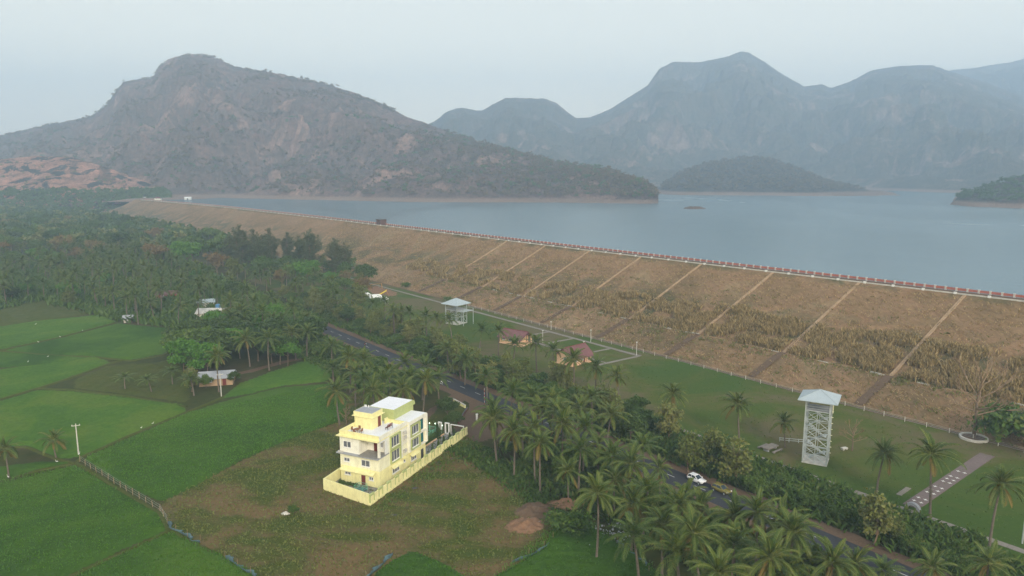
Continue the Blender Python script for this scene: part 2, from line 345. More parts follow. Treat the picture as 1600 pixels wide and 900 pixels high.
def inside(poly, X, Y):
    r = np.zeros(X.shape, bool); n = len(poly)
    for i in range(n):
        x0, y0 = poly[i][0], poly[i][1]; x1, y1 = poly[(i + 1) % n][0], poly[(i + 1) % n][1]
        if y0 == y1: continue
        c = ((y0 > Y) != (y1 > Y)) & (X < (x1 - x0) * (Y - y0) / (y1 - y0) + x0); r ^= c
    return r
def edge_dist(poly, X, Y):
    d = np.full(X.shape, 1e9); n = len(poly)
    for i in range(n):
        ax, ay = poly[i][0], poly[i][1]; bx, by = poly[(i + 1) % n][0], poly[(i + 1) % n][1]
        L = (bx - ax) ** 2 + (by - ay) ** 2 + 1e-9
        t = np.clip(((X - ax) * (bx - ax) + (Y - ay) * (by - ay)) / L, 0, 1)
        d = np.minimum(d, np.hypot(X - ax - t * (bx - ax), Y - ay - t * (by - ay)))
    return d
def turf(name, poly, mat, step=.6, base=.0, height=.3, rough=.12, edge=.8, fr=1.1, und=0):
    """vegetation layer or worked earth with uneven surface that dies away at its edges"""
    xs = [p[0] for p in poly]; ys = [p[1] for p in poly]
    gx = np.arange(min(xs) - step, max(xs) + step, step); gy = np.arange(min(ys) - step, max(ys) + step, step)
    X, Y = np.meshgrid(gx, gy); X0, Y0 = X.copy(), Y.copy()
    X = X + NP.uniform(-.25, .25, X.shape) * step; Y = Y + NP.uniform(-.25, .25, Y.shape) * step
    ins = inside(poly, X0, Y0); d = np.where(ins, edge_dist(poly, X0, Y0), 0)
    k = np.clip(d / edge, 0, 1)
    Z = base + k * (height + rough * fbm(X * fr, Y * fr, 3) + rough * .7 * NP.uniform(-1, 1, X.shape) + und * fbm(X * .06, Y * .06, 2))
    Z = np.where(ins, np.maximum(Z, base + .004), base - .03)
    idx = np.arange(X.size).reshape(X.shape)
    cell = ins[:-1, :-1] | ins[1:, :-1] | ins[:-1, 1:] | ins[1:, 1:]
    q = np.stack([idx[:-1, :-1], idx[:-1, 1:], idx[1:, 1:], idx[1:, :-1]], -1)[cell]
    used = np.unique(q); remap = np.zeros(X.size, int); remap[used] = np.arange(len(used))
    V = np.stack([X, Y, Z], -1).reshape(-1, 3)[used]
    return structure(link(name, mesh_np(name, V, remap[q], mat, True)))
def px(pts, z=0): return [P(a, b, z) for a, b in pts]

# paddies (corners read on the ground plane)
turf('paddy_field', px([(-60, 775), (0, 757), (118, 728), (248, 802), (262, 826), (180, 862), (110, 896), (60, 940), (-60, 940)]), M['paddy'], .5, height=.45, rough=.16)
turf('paddy_field', px([(268, 832), (300, 848), (345, 868), (400, 900), (440, 940), (70, 940), (118, 902), (190, 866)]), M['paddy'], .5, height=.45, rough=.16)
turf('paddy_field', px([(134, 716), (200, 686), (292, 646), (350, 628), (440, 606), (515, 600), (540, 628), (536, 655), (440, 690), (372, 720), (300, 760), (252, 782), (190, 752)]), M['paddy'], .6, height=.4, rough=.15)
turf('paddy_field', px([(-60, 645), (60, 610), (110, 612), (200, 622), (280, 632), (288, 643), (190, 684), (128, 712), (92, 716), (40, 695), (-60, 700)]), M['paddy_pale'], .7, height=.4, rough=.15)
turf('paddy_field', px([(-60, 735), (0, 730), (60, 722), (112, 722), (40, 738), (0, 750), (-60, 768)]), M['paddy'], .6, height=.4, rough=.15)
turf('paddy_field', px([(-60, 590), (0, 578), (150, 558), (168, 568), (120, 584), (58, 606), (-60, 638)]), M['paddy_pale'], .9, height=.4, rough=.15)
turf('paddy_field', px([(8, 548), (90, 530), (185, 506), (275, 515), (282, 535), (255, 552), (200, 562), (150, 556), (90, 554)]), M['paddy'], .9, height=.4, rough=.14)
turf('paddy_field', px([(-60, 520), (60, 502), (160, 492), (178, 503), (90, 526), (0, 545), (-60, 552)]), M['paddy_pale'], 1.0, height=.4, rough=.14)
turf('paddy_field', px([(-60, 585), (-60, 556), (0, 550), (85, 556), (145, 560), (0, 574)]), M['paddy'], 1.0, height=.4, rough=.14)
turf('paddy_field', px([(345, 622), (375, 600), (420, 583), (470, 566), (520, 560), (530, 578), (505, 596), (440, 602), (390, 614)]), M['paddy_pale'], .7, height=.35, rough=.12)
turf('weedy_plot', px([(120, 592), (170, 572), (250, 566), (285, 556), (300, 600), (290, 628), (200, 615), (120, 606)]), M['bund'], .8, height=.3, rough=.3, und=.2)
turf('weedy_plot', px([(-60, 500), (0, 470), (70, 470), (160, 486), (90, 498), (-40, 516)]), M['bund'], 1.2, height=.3, rough=.3, und=.2)
# near bottom paddies right of the net
turf('paddy_field', px([(590, 896), (612, 876), (645, 862), (690, 880), (730, 905), (760, 940), (560, 940)]), M['paddy'], .5, height=.5, rough=.2)
turf('paddy_field', px([(775, 902), (850, 858), (868, 820), (900, 806), (960, 845), (1000, 870), (1030, 900), (1060, 940), (740, 940)]), M['paddy'], .5, height=.6, rough=.25)
# dry field round the house
fieldpoly = px([(255, 786), (300, 762), (375, 722), (440, 692), (540, 656), (535, 640), (560, 600), (640, 640), (735, 680), (800, 740), (880, 790), (870, 815), (850, 856), (770, 900), (735, 940), (700, 940), (735, 905), (690, 878), (645, 860), (590, 890), (560, 940), (440, 940), (400, 896), (345, 866), (275, 830), (250, 805)])
turf('dry_field', fieldpoly, M['field'], .8, base=-.02, height=.06, rough=.05, und=.05)
# bunds and foot paths between the fields
def strip(name, pts, wd, mat, h=.12, z=.0, step=None, jit=.12):
    pts = [Vector((p[0], p[1], 0)) for p in pts]; out = []
    for a, b in zip(pts[:-1], pts[1:]):
        n = max(1, int((b - a).length / (step or 2.0)))
        out += [a.lerp(b, i / n) for i in range(n)]
    out.append(pts[-1]); V = []; Fc = []
    for i, p in enumerate(out):
        d = (out[min(i + 1, len(out) - 1)] - out[max(i - 1, 0)]).normalized(); s = Vector((-d.y, d.x, 0))
        j = R.uniform(-jit, jit); k = wd * R.uniform(1 - jit, 1 + jit) * .5
        for q, hh in ((-1, -.06), (-.6, h), (.6, h), (1, -.06)): v = p + s * (k * q + j); V.append((v.x, v.y, z + hh))
    for i in range(len(out) - 1):
        for q in range(3): Fc.append((i * 4 + q, i * 4 + q + 1, (i + 1) * 4 + q + 1, (i + 1) * 4 + q))
    return structure(link(name, mesh_np(name, V, np.array(Fc)[:, ::-1], mat)))
for pts, wd in (([(-60, 771), (0, 753), (60, 735), (118, 724), (129, 714), (195, 684), (290, 645), (350, 620), (420, 592), (500, 557)], 1.0),
                ([(120, 724), (250, 803), (262, 826), (380, 893), (430, 940)], 1.1), ([(265, 829), (190, 865), (110, 900), (70, 935)], .8),
                ([(-60, 641), (0, 624), (58, 607), (110, 609), (200, 619), (290, 636)], 1.2), ([(60, 607), (120, 587), (165, 570), (190, 563)], 1.3),
                ([(0, 548), (90, 528), (182, 504)], 1.0), ([(-60, 553), (8, 549), (90, 556), (150, 558), (205, 564), (255, 555), (285, 540)], 1.0),
                ([(-60, 706), (40, 698), (90, 718), (118, 724)], .9)):
    strip('field_bund', px(pts), wd, M['bund'], .22)
strip('dirt_track', px([(335, 590), (390, 580), (440, 566), (490, 556), (520, 552)]), 3.2, M['dirt'], .07)

# ---------------------------------------------------------------- road, verges, park ground
def road_n(s): return 107.5 + (max(0, s - 300) ** 2) * 1.9e-4
def ribbon(name, s0, s1, nlo, nhi, mat, z, step=4, fn=None, wob=0):
    V = []; k = int((s1 - s0) / step) + 1
    for i in range(k + 1):
        s = s0 + (s1 - s0) * i / k; o = (fn(s) if fn else 0)
        a = SN(s, o + nlo + R.uniform(-wob, wob), z); b_ = SN(s, o + nhi + R.uniform(-wob, wob), z); V += [a, b_]
    return structure(link(name, mesh_np(name, V, np.array([(2 * i, 2 * i + 1, 2 * i + 3, 2 * i + 2) for i in range(k)])[:, ::-1], mat)))
ribbon('road_verge', -140, 560, -6.3, 6.2, M['dirt'], .10, 3, road_n, .5)
# road surface with real thickness above its verge
V = []; kk = 180
for i in range(kk + 1):
    s = -140 + 700 * i / kk; o = road_n(s)
    for nn, zz in ((-3.15, .08), (-3.0, .17), (0, .21), (3.0, .17), (3.15, .08)): V.append(SN(s, o + nn, zz))
structure(link('road', mesh_np('road', V, np.array([(5 * i + j, 5 * i + j + 5, 5 * i + j + 6, 5 * i + j + 1) for i in range(kk) for j in range(4)]), M['asphalt'])))
mk = MB()
for i in range(70):
    s = -100 + i * 7.5; n0 = road_n(s)
    q = [SN(s, n0 - .07, .218), SN(s, n0 + .07, .218), SN(s + 2.6, road_n(s + 2.6) + .07, .218), SN(s + 2.6, road_n(s + 2.6) - .07, .218)]
    mk.add(q, [(0, 1, 2, 3)])
structure(mk.build('lane_marking', M['paint']))['kind'] = 'structure'
turf('park_lawn', [SN(-70, 126), SN(420, 126), SN(420, 180), (SN(-70, 180))], M['lawn'], 1.0, base=.0, height=.08, rough=.05, und=.08)
# path slabs: pieces with joints
def slab_path(name, a, b, wd, mat, z=.16, L=2.4, gap=.05, parts=True, thick=.14, skip=None):
    a = Vector(a); b = Vector(b); d = (b - a); T = d.length; d.normalize(); s = Vector((-d.y, d.x, 0)); n = int(T / L)
    root = empty(name, (a.x, a.y, 0)); root['kind'] = 'structure'
    base = None
    for i in range(n):
        p = a + d * (i * L); q = a + d * (i * L + L - gap); zz = z + R.uniform(-.012, .012)
        vs = [p - s * wd / 2, q - s * wd / 2, q + s * wd / 2, p + s * wd / 2]
        o = MB().prism([(v.x - a.x, v.y - a.y) for v in vs], -.05, zz).build('slab', mat, root)
    return root
s_far = 300
slab_path('footpath', SN(157.6, 173.7), SN(400, 173.7), 1.5, M['path'], L=3.2)
slab_path('footpath', SN(-30, 129.8), SN(300, 129.8), 1.5, M['path'], L=3.2)
for (x0, y0, x1, y1) in ((1002, 556, 943, 572), (954, 545, 915, 556), (898, 529, 862, 538), (858, 519, 826, 524)):
    a, b_ = P(x0, y0), P(x1, y1); sa = toSN(a)[0]
    nb = toSN(b_)[1]; slab_path('footpath', SN(sa, 172.9), SN(sa, nb - 1.5), 1.2, M['path'], z=.155, L=3.0)
slab_path('footpath', SN(toSN(P(943, 572))[0] + 1, 158.3), SN(toSN(P(826, 524))[0] + 10, 158.3), 1.2, M['path'], z=.15, L=3.0)
slab_path('footpath', P(1423, 792), P(1546, 709), 2.8, M['brickpath'], z=.15, L=1.6)
slab_path('footpath', P(1404, 774), P(1421, 762), .9, M['path'], z=.15, L=1.2)
# white star tiles laid in the mauve paving
tr = MB(); a, b_ = P(1423, 792), P(1546, 709); dd = (b_ - a).normalized(); ss = Vector((-dd.y, dd.x, 0))
root = empty('paving_tiles', (0, 0, 0)); root['kind'] = 'structure'
tile = MB().prism([(.42, 0), (.1, .1), (0, .42), (-.1, .1), (-.42, 0), (-.1, -.1), (0, -.42), (.1, -.1)], 0, .03).mesh('tile', M['white'])
for i in range(13):
    for q in (-.6, .6):
        p = a + dd * (1 + i * 1.9) + ss * q
        if (i % 4) != 3: link('tile', tile, root, (p.x, p.y, .165), (0, 0, atan2(dd.y, dd.x)))

# ---------------------------------------------------------------- the dam
_sk = [-400, 74, 221, 366, 600, 800, 931, 1107, 1300]; _nk = [253, 249.2, 244.5, 243, 240, 233, 223, 203, 178]
def smooth_interp(s, xs, ys):
    return (np.interp(s - 40, xs, ys) + np.interp(s, xs, ys) + np.interp(s + 40, xs, ys)) / 3
def pn(s): return float(smooth_interp(s, _sk, _nk))              # line of the parapet
def toe(s): return float(smooth_interp(s, [-400, 300, 600, 800, 931, 1107, 1300], [181, 181, 178, 172, 163, 146, 122]))
prof = []
def section(s):
    c_, t_ = pn(s) - 6.2, toe(s)
    return [(t_ - .5, -.1), (t_, .15)] + [(t_ + (15) * q, 4.9 * q) for q in (.33, .66, 1)] + [(t_ + 16.8, 5.0)] + \
           [(t_ + 16.8 + (c_ - t_ - 16.8) * q, 5 + 17.9 * q) for q in [i / 16 for i in range(1, 17)]] + [(c_ + .6, 22.95), (c_ + 6.6, 22.97), (c_ + 20, 16)]
V = []; S = np.concatenate([np.arange(-260, 500, 2.2), np.arange(500, 1230, 6)])
for s in S:
    for j, (n, z) in enumerate(section(s)):
        V.append(SN(s, n, z * min(1, max(0, (1226 - s) / 100))))
V = np.array([tuple(v) for v in V]); m_ = len(section(0)); k = len(S)
bumpz = fbm(V[:, 0] * .35, V[:, 1] * .35, 4) * .28 + fbm(V[:, 0] * .05, V[:, 1] * .05, 3) * .35
col_i = np.tile(np.arange(m_), k); V[:, 2] += np.where((col_i > 1) & (col_i < m_ - 5), bumpz, 0)
q = np.array([(i * m_ + j, (i + 1) * m_ + j, (i + 1) * m_ + j + 1, i * m_ + j + 1) for i in range(k - 1) for j in range(m_ - 1)])[:, ::-1]
structure(link('dam_embankment', mesh_np('dam', V, q, M['dam'], True)))
def damz(s, n):
    sec = section(s); return float(np.interp(n, [a[0] for a in sec], [a[1] for a in sec]))
ribbon('crest_road', -260, 1125, -5.7, -.5, M['dirt'], 23.02, 6, pn)

# drainage channels running down the slope and along the berm
def channel(name, pts, wd, mat, label, group, L=2.6, proud=.38):
    r = empty(name, pts[0], 0, label, 'drain', group); o = Vector(pts[0])
    for a, b_ in zip(pts[:-1], pts[1:]):
        a, b_ = Vector(a) - o, Vector(b_) - o; d = b_ - a; n = max(1, round(d.length / L)); s = Vector((-d.y, d.x, 0)).normalized() * wd / 2
        for i in range(n):
            p, q_ = a + d * (i / n), a + d * ((i + .97) / n); u = Vector((0, 0, proud)); dn = Vector((0, 0, -.3))
            e = s * .55
            vs = [p - s + dn, p - s + u, p - e + u, p - e + u * .4, p + e + u * .4, p + e + u, p + s + u, p + s + dn]
            vs += [v + (q_ - p) for v in vs]
            fs = [(j, j + 1, j + 9, j + 8) for j in range(7)] + [(0, 7, 6, 5, 4, 3, 2, 1), (8, 9, 10, 11, 12, 13, 14, 15)]
            MB().add(vs, fs).build('channel_block', mat, r)
    return r
drain_s = [88 + 32.4 * i for i in range(0, 8)]
lab = {0: 'narrow slope drain below the parapet above the white lookout tower', 1: 'narrow slope drain ending behind the wide park lawn', 2: 'narrow slope drain ending by the path corner', 3: 'narrow slope drain ending behind the nearer maroon-roofed cottage'}
for i, s in enumerate(drain_s):
    pts = [SN(s, n, damz(s, n)) for n in np.linspace(toe(s) + 16.5, pn(s) - 6.6, 8)]
    g = 'drains running down the dam slope'
    l = lab.get(i, 'narrow drain running down the far dam slope beyond the cottages')
    r = empty('slope_drain', (pts[0].x, pts[0].y, pts[0].z), 0, l, 'drain', g)
    # joined into few pieces: one channel run per stretch
    for a, b_ in zip(pts[:-1], pts[1:]):
        L0 = Vector((pts[0].x, pts[0].y, pts[0].z)); a, b_ = a - L0, b_ - L0; d = b_ - a; sd = Vector((D.x, D.y, 0)) * .42
        nb_ = 3 if i < 5 else 1
        for j in range(nb_):
            p, q_ = a + d * (j / nb_), a + d * ((j + .97) / nb_); u = Vector((0, 0, .36)); dn = Vector((0, 0, -.4)); e = sd * .55
            vs = [p - sd + dn, p - sd + u, p - e + u, p - e + u * .5, p + e + u * .5, p + e + u, p + sd + u, p + sd + dn]; vs += [v + (q_ - p) for v in vs]
            MB().add(vs, [(t, t + 1, t + 9, t + 8) for t in range(7)] + [(0, 7, 6, 5, 4, 3, 2, 1), (8, 9, 10, 11, 12, 13, 14, 15)]).build('channel_block', M['drainstone'] if 'drainstone' in M else M['dirt'], r)
# worn foot tracks below the berm
for s in drain_s[:9]:
    V = []
    for t in np.linspace(0, 1, 9):
        n = toe(s) + t * 16; z = damz(s, n) + .34
        for q_ in (-1.2, 1.2): V.append(SN(s + q_ + R.uniform(-.2, .2), n, z))
    structure(link('worn_track', mesh_np('worn_track', V, np.array([(2 * i, 2 * i + 1, 2 * i + 3, 2 * i + 2) for i in range(8)]), M['dirt'])))
# berm channel: pale concrete blocks, partly overgrown
r = empty('berm_channel', SN(88, 197.5, 5.2), 0, 'pale concrete channel running along the berm of the dam slope', 'drain')
blk = MB().box(-1.5, 1.5, -.16, .16, -.3, .3).mesh('channel_block', M['offwhite'])
blk2 = MB().box(-1.5, 1.5, -.16, .16, -.3, .26).mesh('channel_block', M['drainstone'])
o0 = SN(88, 197.5, 5.2)
for i in range(110):
    s = -60 + i * 3.1; k_ = (s - 88) % 32.4
    if R.random() < .35 and not (k_ < 5): continue
    p = SN(s, toe(s) + 16.3, 4.98 + R.uniform(-.15, .1)) - o0
    link('channel_block', blk if k_ < 5 or R.random() < .25 else blk2, r, p, (0, 0, atan2(D.y, D.x)))
strip('toe_track', [SN(s, toe(s) - 1.6 + .3 * sin(s * .05)) for s in range(-80, 420, 8)], 1.4, M['dirt'], .2)

# crest parapet: brick-red panels between white posts, nearest pieces as parts, the rest joined
def parapet():
    L = 3.15; r = empty('crest_parapet', SN(74, pn(74), 23), 0, 'long parapet of brick-red panels and white posts along the dam crest', 'parapet')
    o0 = r.location.copy(); panel = MB().box(0, L - .55, -.12, .12, .25, 1.0).mesh('red_panel', M['redwall']); 
    post = MB().box(-.28, .28, -.2, .2, 0, 1.12).box(-.34, .34, -.26, .26, 1.12, 1.2).mesh('white_post', M['offwhite'])
    s = -30; i = 0; pr, pw = MB(), MB()
    while s < 1105:
        p = SN(s, pn(s), 22.95) - o0; q_ = SN(s + L, pn(s + L), 22.95) - o0; d = q_ - p; a = atan2(d.y, d.x)
        if i < 290:
            link('red_panel', panel, r, p + d.normalized() * .28, (0, 0, a)); link('white_post', post, r, p, (0, 0, a))
        else:
            n = Vector((-d.y, d.x, 0)).normalized() * .12
            for m_, t0, t1, z0, z1, kn in ((pr, .08, .92, .25, 1.0, 1), (pw, -.08, .08, 0, 1.15, 1.6)):
                A, B = p + d * t0, p + d * t1; m_.prism([(A.x - n.x * kn, A.y - n.y * kn), (B.x - n.x * kn, B.y - n.y * kn), (B.x + n.x * kn, B.y + n.y * kn), (A.x + n.x * kn, A.y + n.y * kn)], z0, z1)
        s += L; i += 1
    pr.build('red_panel_run', M['redwall'], r)['kind'] = 'stuff'; pw.build('white_post_run', M['offwhite'], r)['kind'] = 'stuff'
    k = empty('crest_kerb', SN(74, pn(74) - 6, 23), 0, 'low white kerb with square guard blocks on the slope side of the crest road', 'kerb'); o0 = k.location.copy()
    rail = MB().box(0, 8.9, -.12, .12, 0, .42).mesh('kerb_rail', M['offwhite']); block = MB().box(-.4, .4, -.3, .3, -.5, .62).mesh('guard_block', M['white'])
    s = -30; i = 0
    while s < 1100:
        p = SN(s, pn(s) - 6, 22.9) - o0; q_ = SN(s + 9.3, pn(s + 9.3) - 6, 22.9) - o0; d = q_ - p; a = atan2(d.y, d.x)
        link('kerb_rail', rail, k, p + d.normalized() * .2, (0, 0, a)); link('guard_block', block, k, p, (0, 0, a)); s += 9.3
parapet()

# ---------------------------------------------------------------- water, hills
WZ = 19.0
wp = [SN(s, pn(s) + 8, WZ) for s in range(-400, 1101, 50)] + [Vector((-700, 1500, WZ)), Vector((-700, 2400, WZ)), Vector((4500, 2400, WZ)), Vector((4500, -100, WZ))]
bm = bmesh.new(); f = bm.faces.new([bm.verts.new(p) for p in wp]); bm.normal_update()
if f.normal.z < 0: f.normal_flip()
bmesh.ops.triangulate(bm, faces=[f]); me = bpy.data.meshes.new('reservoir_water'); bm.to_mesh(me); bm.free(); me.materials.append(M['water']); structure(link('reservoir_water', me))

def hill(name, sky_pts, Dp, front_pts, mat, back=900, z0=WZ - 3, amp=1.0, nu=500, nr=150, shape=1.25, freq=.0035, bumps=2.0, umin=None, umax=None, fpow=1.0):
    """a ridge: skyline heights and foot line known along its width; noise gives spurs and gullies"""
    sx, sy = zip(*sky_pts); dx, dy = zip(*Dp); fx, fy = zip(*front_pts)
    x0 = sx[0] if umin is None else umin; x1 = sx[-1] if umax is None else umax
    pxs = np.linspace(x0, x1, nu)
    Yc = np.interp(pxs, dx, dy); Yf = np.interp(pxs, fx, fy)
    sky_y = np.interp(pxs, sx, sy); v = 450 - sky_y
    Zc = CAM_H + Yc * (-F * SP + v * CP) / (F * CP + v * SP)
    ka = -1 + 0 * pxs
    tb = np.linspace(0, 1, nr); tk = np.concatenate([tb, 1 + np.linspace(.02, 1, nr // 4)])
    T, PX = np.meshgrid(tk, pxs, indexing='ij')
    Yc2, Yf2, Zc2 = np.broadcast_to(Yc, T.shape), np.broadcast_to(Yf, T.shape), np.broadcast_to(Zc, T.shape)
    Y = np.where(T <= 1, Yf2 + (Yc2 - Yf2) * T, Yc2 + (T - 1) * back)
    X = (PX - 800) / 1134.4 * Y * 1.0
    Tc = np.clip(T, 0, 1)
    n1 = fbm(X * freq, Y * freq, 6, True) - .25; n2 = fbm(X * freq * 2.7 + 9, Y * freq * 2.7, 5)
    up = Tc ** shape * (1 + .0 * T)
    H = (Zc2 - z0)
    env = (Tc * (1 - Tc)) * 4
    Z = z0 + H * (up + amp * env * (.30 * n1 + .12 * n2))
    Z = np.where(T > 1, z0 + H * (1 - (T - 1) ** 1.3) + 0 * Z, Z)
    # crest heights are given for Y=Yc; keep neighbours below the line of sight
    lim = CAM_H + (Zc2 - CAM_H) * (Y / Yc2); Z = np.where(T <= 1, np.minimum(Z, z0 + (lim - z0) * (.35 + .65 * np.minimum(1, up + .25 * env + (T > .985)))), Z)
    Z = Z + 1.5 * bumps * fbm(X * .018, Y * .018, 4, True) * np.clip(env * 2, 0, 1) + bumps * (fbm(X * .045, Y * .045, 4)) * np.clip(T * 6, 0, 1)
    Z = Z + .5 * bumps * NP.uniform(-1, 1, Z.shape) * np.clip(T * 8, 0, 1)
    nr2 = len(tk); idx = np.arange(nr2 * nu).reshape(nr2, nu)
    q = np.stack([idx[:-1, :-1], idx[:-1, 1:], idx[1:, 1:], idx[1:, :-1]], -1).reshape(-1, 4)
    V = np.stack([X, Y, Z], -1).reshape(-1, 3)
    structure(link(name, mesh_np(name, V, q, mat, True)))
    return X, Y, Z
HX = []
L1 = hill('hill_rocky_peak', [(-260, 262), (-120, 236), (0, 213), (60, 200), (150, 183), (176, 165), (190, 145), (205, 128), (250, 123), (259, 108), (275, 94), (300, 85), (325, 85), (350, 92), (375, 104), (450, 117), (520, 134), (560, 147), (600, 164), (640, 184), (668, 194), (720, 214), (800, 238), (870, 256), (930, 264), (980, 280), (1008, 291), (1022, 303), (1030, 313)],
          [(-260, 2600), (0, 2500), (300, 2150), (640, 1800), (800, 1450), (930, 1250), (1030, 1010)],
          [(-260, 1500), (0, 1400), (200, 1260), (270, 1180), (340, 1190), (450, 1120), (560, 1060), (640, 1010), (900, 985), (1000, 965), (1030, 975)], M['hill'], nu=900, nr=230, amp=1.3, bumps=4.5)
L2 = hill('hill_middle', [(560, 240), (640, 205), (680, 190), (700, 174), (722, 168), (745, 173), (755, 172), (790, 153), (850, 154), (868, 160), (885, 175), (900, 185), (935, 183), (980, 180), (1040, 200), (1100, 240)],
          [(560, 3000), (800, 3100), (1100, 3000)], [(560, 1900), (1100, 1700)], M['hillfar'], amp=1.1, bumps=4, nr=120)
L3 = hill('hill_tall_peak', [(860, 230), (920, 184), (950, 172), (1008, 134), (1025, 108), (1045, 97), (1085, 98), (1130, 88), (1147, 80), (1162, 83), (1185, 97), (1215, 117), (1248, 135), (1275, 132), (1290, 138), (1318, 128), (1350, 110), (1395, 103), (1440, 102), (1470, 112), (1530, 130), (1620, 165), (1750, 200)],
          [(860, 3300), (1100, 3400), (1750, 3300)], [(860, 1700), (1000, 1900), (1060, 2050), (1250, 1950), (1350, 1780), (1450, 1560), (1550, 1430), (1750, 1400)], M['hillfar'], amp=1.2, bumps=4, nu=700, nr=200, shape=1.1)
L4 = hill('hill_far_ridge', [(1380, 140), (1470, 110), (1520, 104), (1560, 97), (1600, 88), (1700, 70), (1850, 60), (2000, 80)], [(1380, 4300), (2000, 4300)], [(1380, 2500), (2000, 2500)], M['hillfar'], bumps=4, nu=300, nr=80)
L5 = hill('hill_lakeside_spur', [(1015, 304), (1040, 288), (1070, 268), (1110, 254), (1160, 248), (1200, 250), (1240, 262), (1290, 284), (1340, 296), (1395, 303), (1410, 309)], [(1015, 1700), (1200, 1750), (1410, 1450)],
          [(1015, 1420), (1060, 1340), (1300, 1270), (1410, 1290)], M['hillshore'], bumps=3, nu=400, nr=90, back=500)
L6 = hill('hill_promontory', [(1488, 323), (1500, 311), (1520, 301), (1555, 289), (1600, 275), (1680, 250), (1800, 225), (1950, 210)], [(1488, 960), (1600, 1010), (1950, 1150)], [(1488, 935), (1520, 880), (1600, 830), (1950, 760)], M['hillshore'], bumps=2, nu=350, nr=80, back=400)
L0 = hill('hill_bare_rock', [(-200, 262), (-60, 252), (0, 249), (60, 244), (110, 245), (150, 256), (190, 270), (225, 283), (250, 296), (262, 306)], [(-200, 1350), (100, 1300), (262, 1200)], [(-200, 1080), (60, 1060), (180, 1090), (262, 1150)], M['rockhill'], z0=-1, bumps=1.6, nu=400, nr=90, back=300, shape=.9, amp=.6)
# far shore flats
turf('shore_flat', [(-470, 1215), (-640, 1230), (-610, 1080), (-520, 1100), (-480, 1150)], M['hillshore'], 6, base=17, height=3.4, rough=.5, edge=25)
isl = P(1086, 326, WZ)
turf('rock_islet', [(isl.x + 13 * cos(a) * (1 + .2 * sin(3 * a)), isl.y + 9 * sin(a)) for a in np.linspace(0, 2 * pi, 24)[:-1]], M['dirt'], 1.0, base=WZ - .3, height=2.2, rough=1.2, edge=5, fr=.3)

# ---------------------------------------------------------------- vegetation builders
def quads(C, size, rng, nb=None, aspect=1.6, flat=.5):
    n = len(C); nrm = rng.normal(size=(n, 3)) * flat
    if nb is not None: nrm = nrm + nb
    nrm /= np.linalg.norm(nrm, axis=1, keepdims=True) + 1e-9
    t = rng.normal(size=(n, 3)); t -= (t * nrm).sum(1, keepdims=True) * nrm; t /= np.linalg.norm(t, axis=1, keepdims=True) + 1e-9
    b = np.cross(nrm, t); s = size * rng.uniform(.6, 1.3, (n, 1))
    a = t * s * aspect * .5; c = b * s * .5
    V = np.stack([C - a, C + c * .9 - a * .1, C + a, C - c * .9 - a * .1], 1).reshape(-1, 3)
    return V, np.arange(4 * n).reshape(n, 4)
def crown_pts(lobes, n, rng, per=14, spread=.45, thick=.25):
    L = np.array(lobes, float); vol = (L[:, 3] * L[:, 4] + L[:, 4] * L[:, 5]); pr = vol / vol.sum()
    nc = n // per; li = rng.choice(len(L), nc, p=pr); d = rng.normal(size=(nc, 3)); d[:, 2] = np.where(d[:, 2] < -.3, -d[:, 2], d[:, 2])
    d /= np.linalg.norm(d, axis=1, keepdims=True)
    r = 1 - np.abs(rng.normal(size=(nc, 1))) * thick
    C = L[li, :3] + d * L[li, 3:] * r
    C2 = np.repeat(C, per, 0) + rng.normal(size=(nc * per, 3)) * spread * np.array([1, 1, .6])
    return C2, np.repeat(d, per, 0)
def lobes_for(kind, h, r, rng):
    out = []
    if kind == 'round':
        out.append((0, 0, h * .62, r * .7, r * .7, h * .28))
        for i in range(9):
            a = i * 2.4 + rng.uniform(-.3, .3); q = r * rng.uniform(.45, .72); z = h * rng.uniform(.42, .84); s = r * rng.uniform(.28, .44)
            out.append((q * cos(a), q * sin(a), z, s, s, s * .8))
        out.append((0, 0, h * .86, r * .35, r * .35, h * .12))
    elif kind == 'tall':
        for i in range(9):
            z = h * (.3 + .62 * i / 8); a = i * 2.4; q = r * .4 * rng.uniform(.5, 1.2); s = r * (.62 - .3 * i / 8) * rng.uniform(.8, 1.2)
            out.append((q * cos(a), q * sin(a), z, s, s, s * .9))
    elif kind == 'spread':
        for i in range(10):
            a = i * 2.4 + rng.uniform(-.3, .3); q = r * sqrt(i / 10) * .8; z = h * (.8 - .18 * (q / r)) * rng.uniform(.9, 1.1); s = r * rng.uniform(.26, .38)
            out.append((q * cos(a), q * sin(a), z, s, s, s * .5))
    elif kind == 'bush':
        for i in range(7):
            a = i * 2.4; q = r * sqrt(i / 7) * .75; s = r * rng.uniform(.35, .55)
            out.append((q * cos(a), q * sin(a), h * rng.uniform(.35, .6), s, s, h * rng.uniform(.3, .45)))
    return out
def limbs(lobes, h, r0, rng, bark, name='trunk', n=6):
    m = MB(); z1 = min(l[2] for l in lobes) * .8; lean = rng.uniform(-.04, .04, 2) * h
    m.tube([(0, 0, -.3), (0, 0, .3), (lean[0] * .5, lean[1] * .5, z1 * .5), (lean[0], lean[1], z1), (lean[0] * .8, lean[1] * .8, h * .72)], [r0 * 1.35, r0, r0 * .85, r0 * .7, r0 * .2], n)
    for l in lobes:
        b = Vector((lean[0], lean[1], z1 * rng.uniform(.75, 1.05))); e = Vector(l[:3]) + Vector((0, 0, l[5] * .3))
        mid = b.lerp(e, .5) + Vector((0, 0, -.06 * h)); m.tube([b, mid, e], [r0 * .42, r0 * .26, r0 * .06], 5)
        for k in range(2):
            t = e + Vector(rng.normal(size=3)) * l[3] * .6; m.tube([mid.lerp(e, .5), t], [r0 * .16, r0 * .03], 4)
    return m.mesh(name, bark)
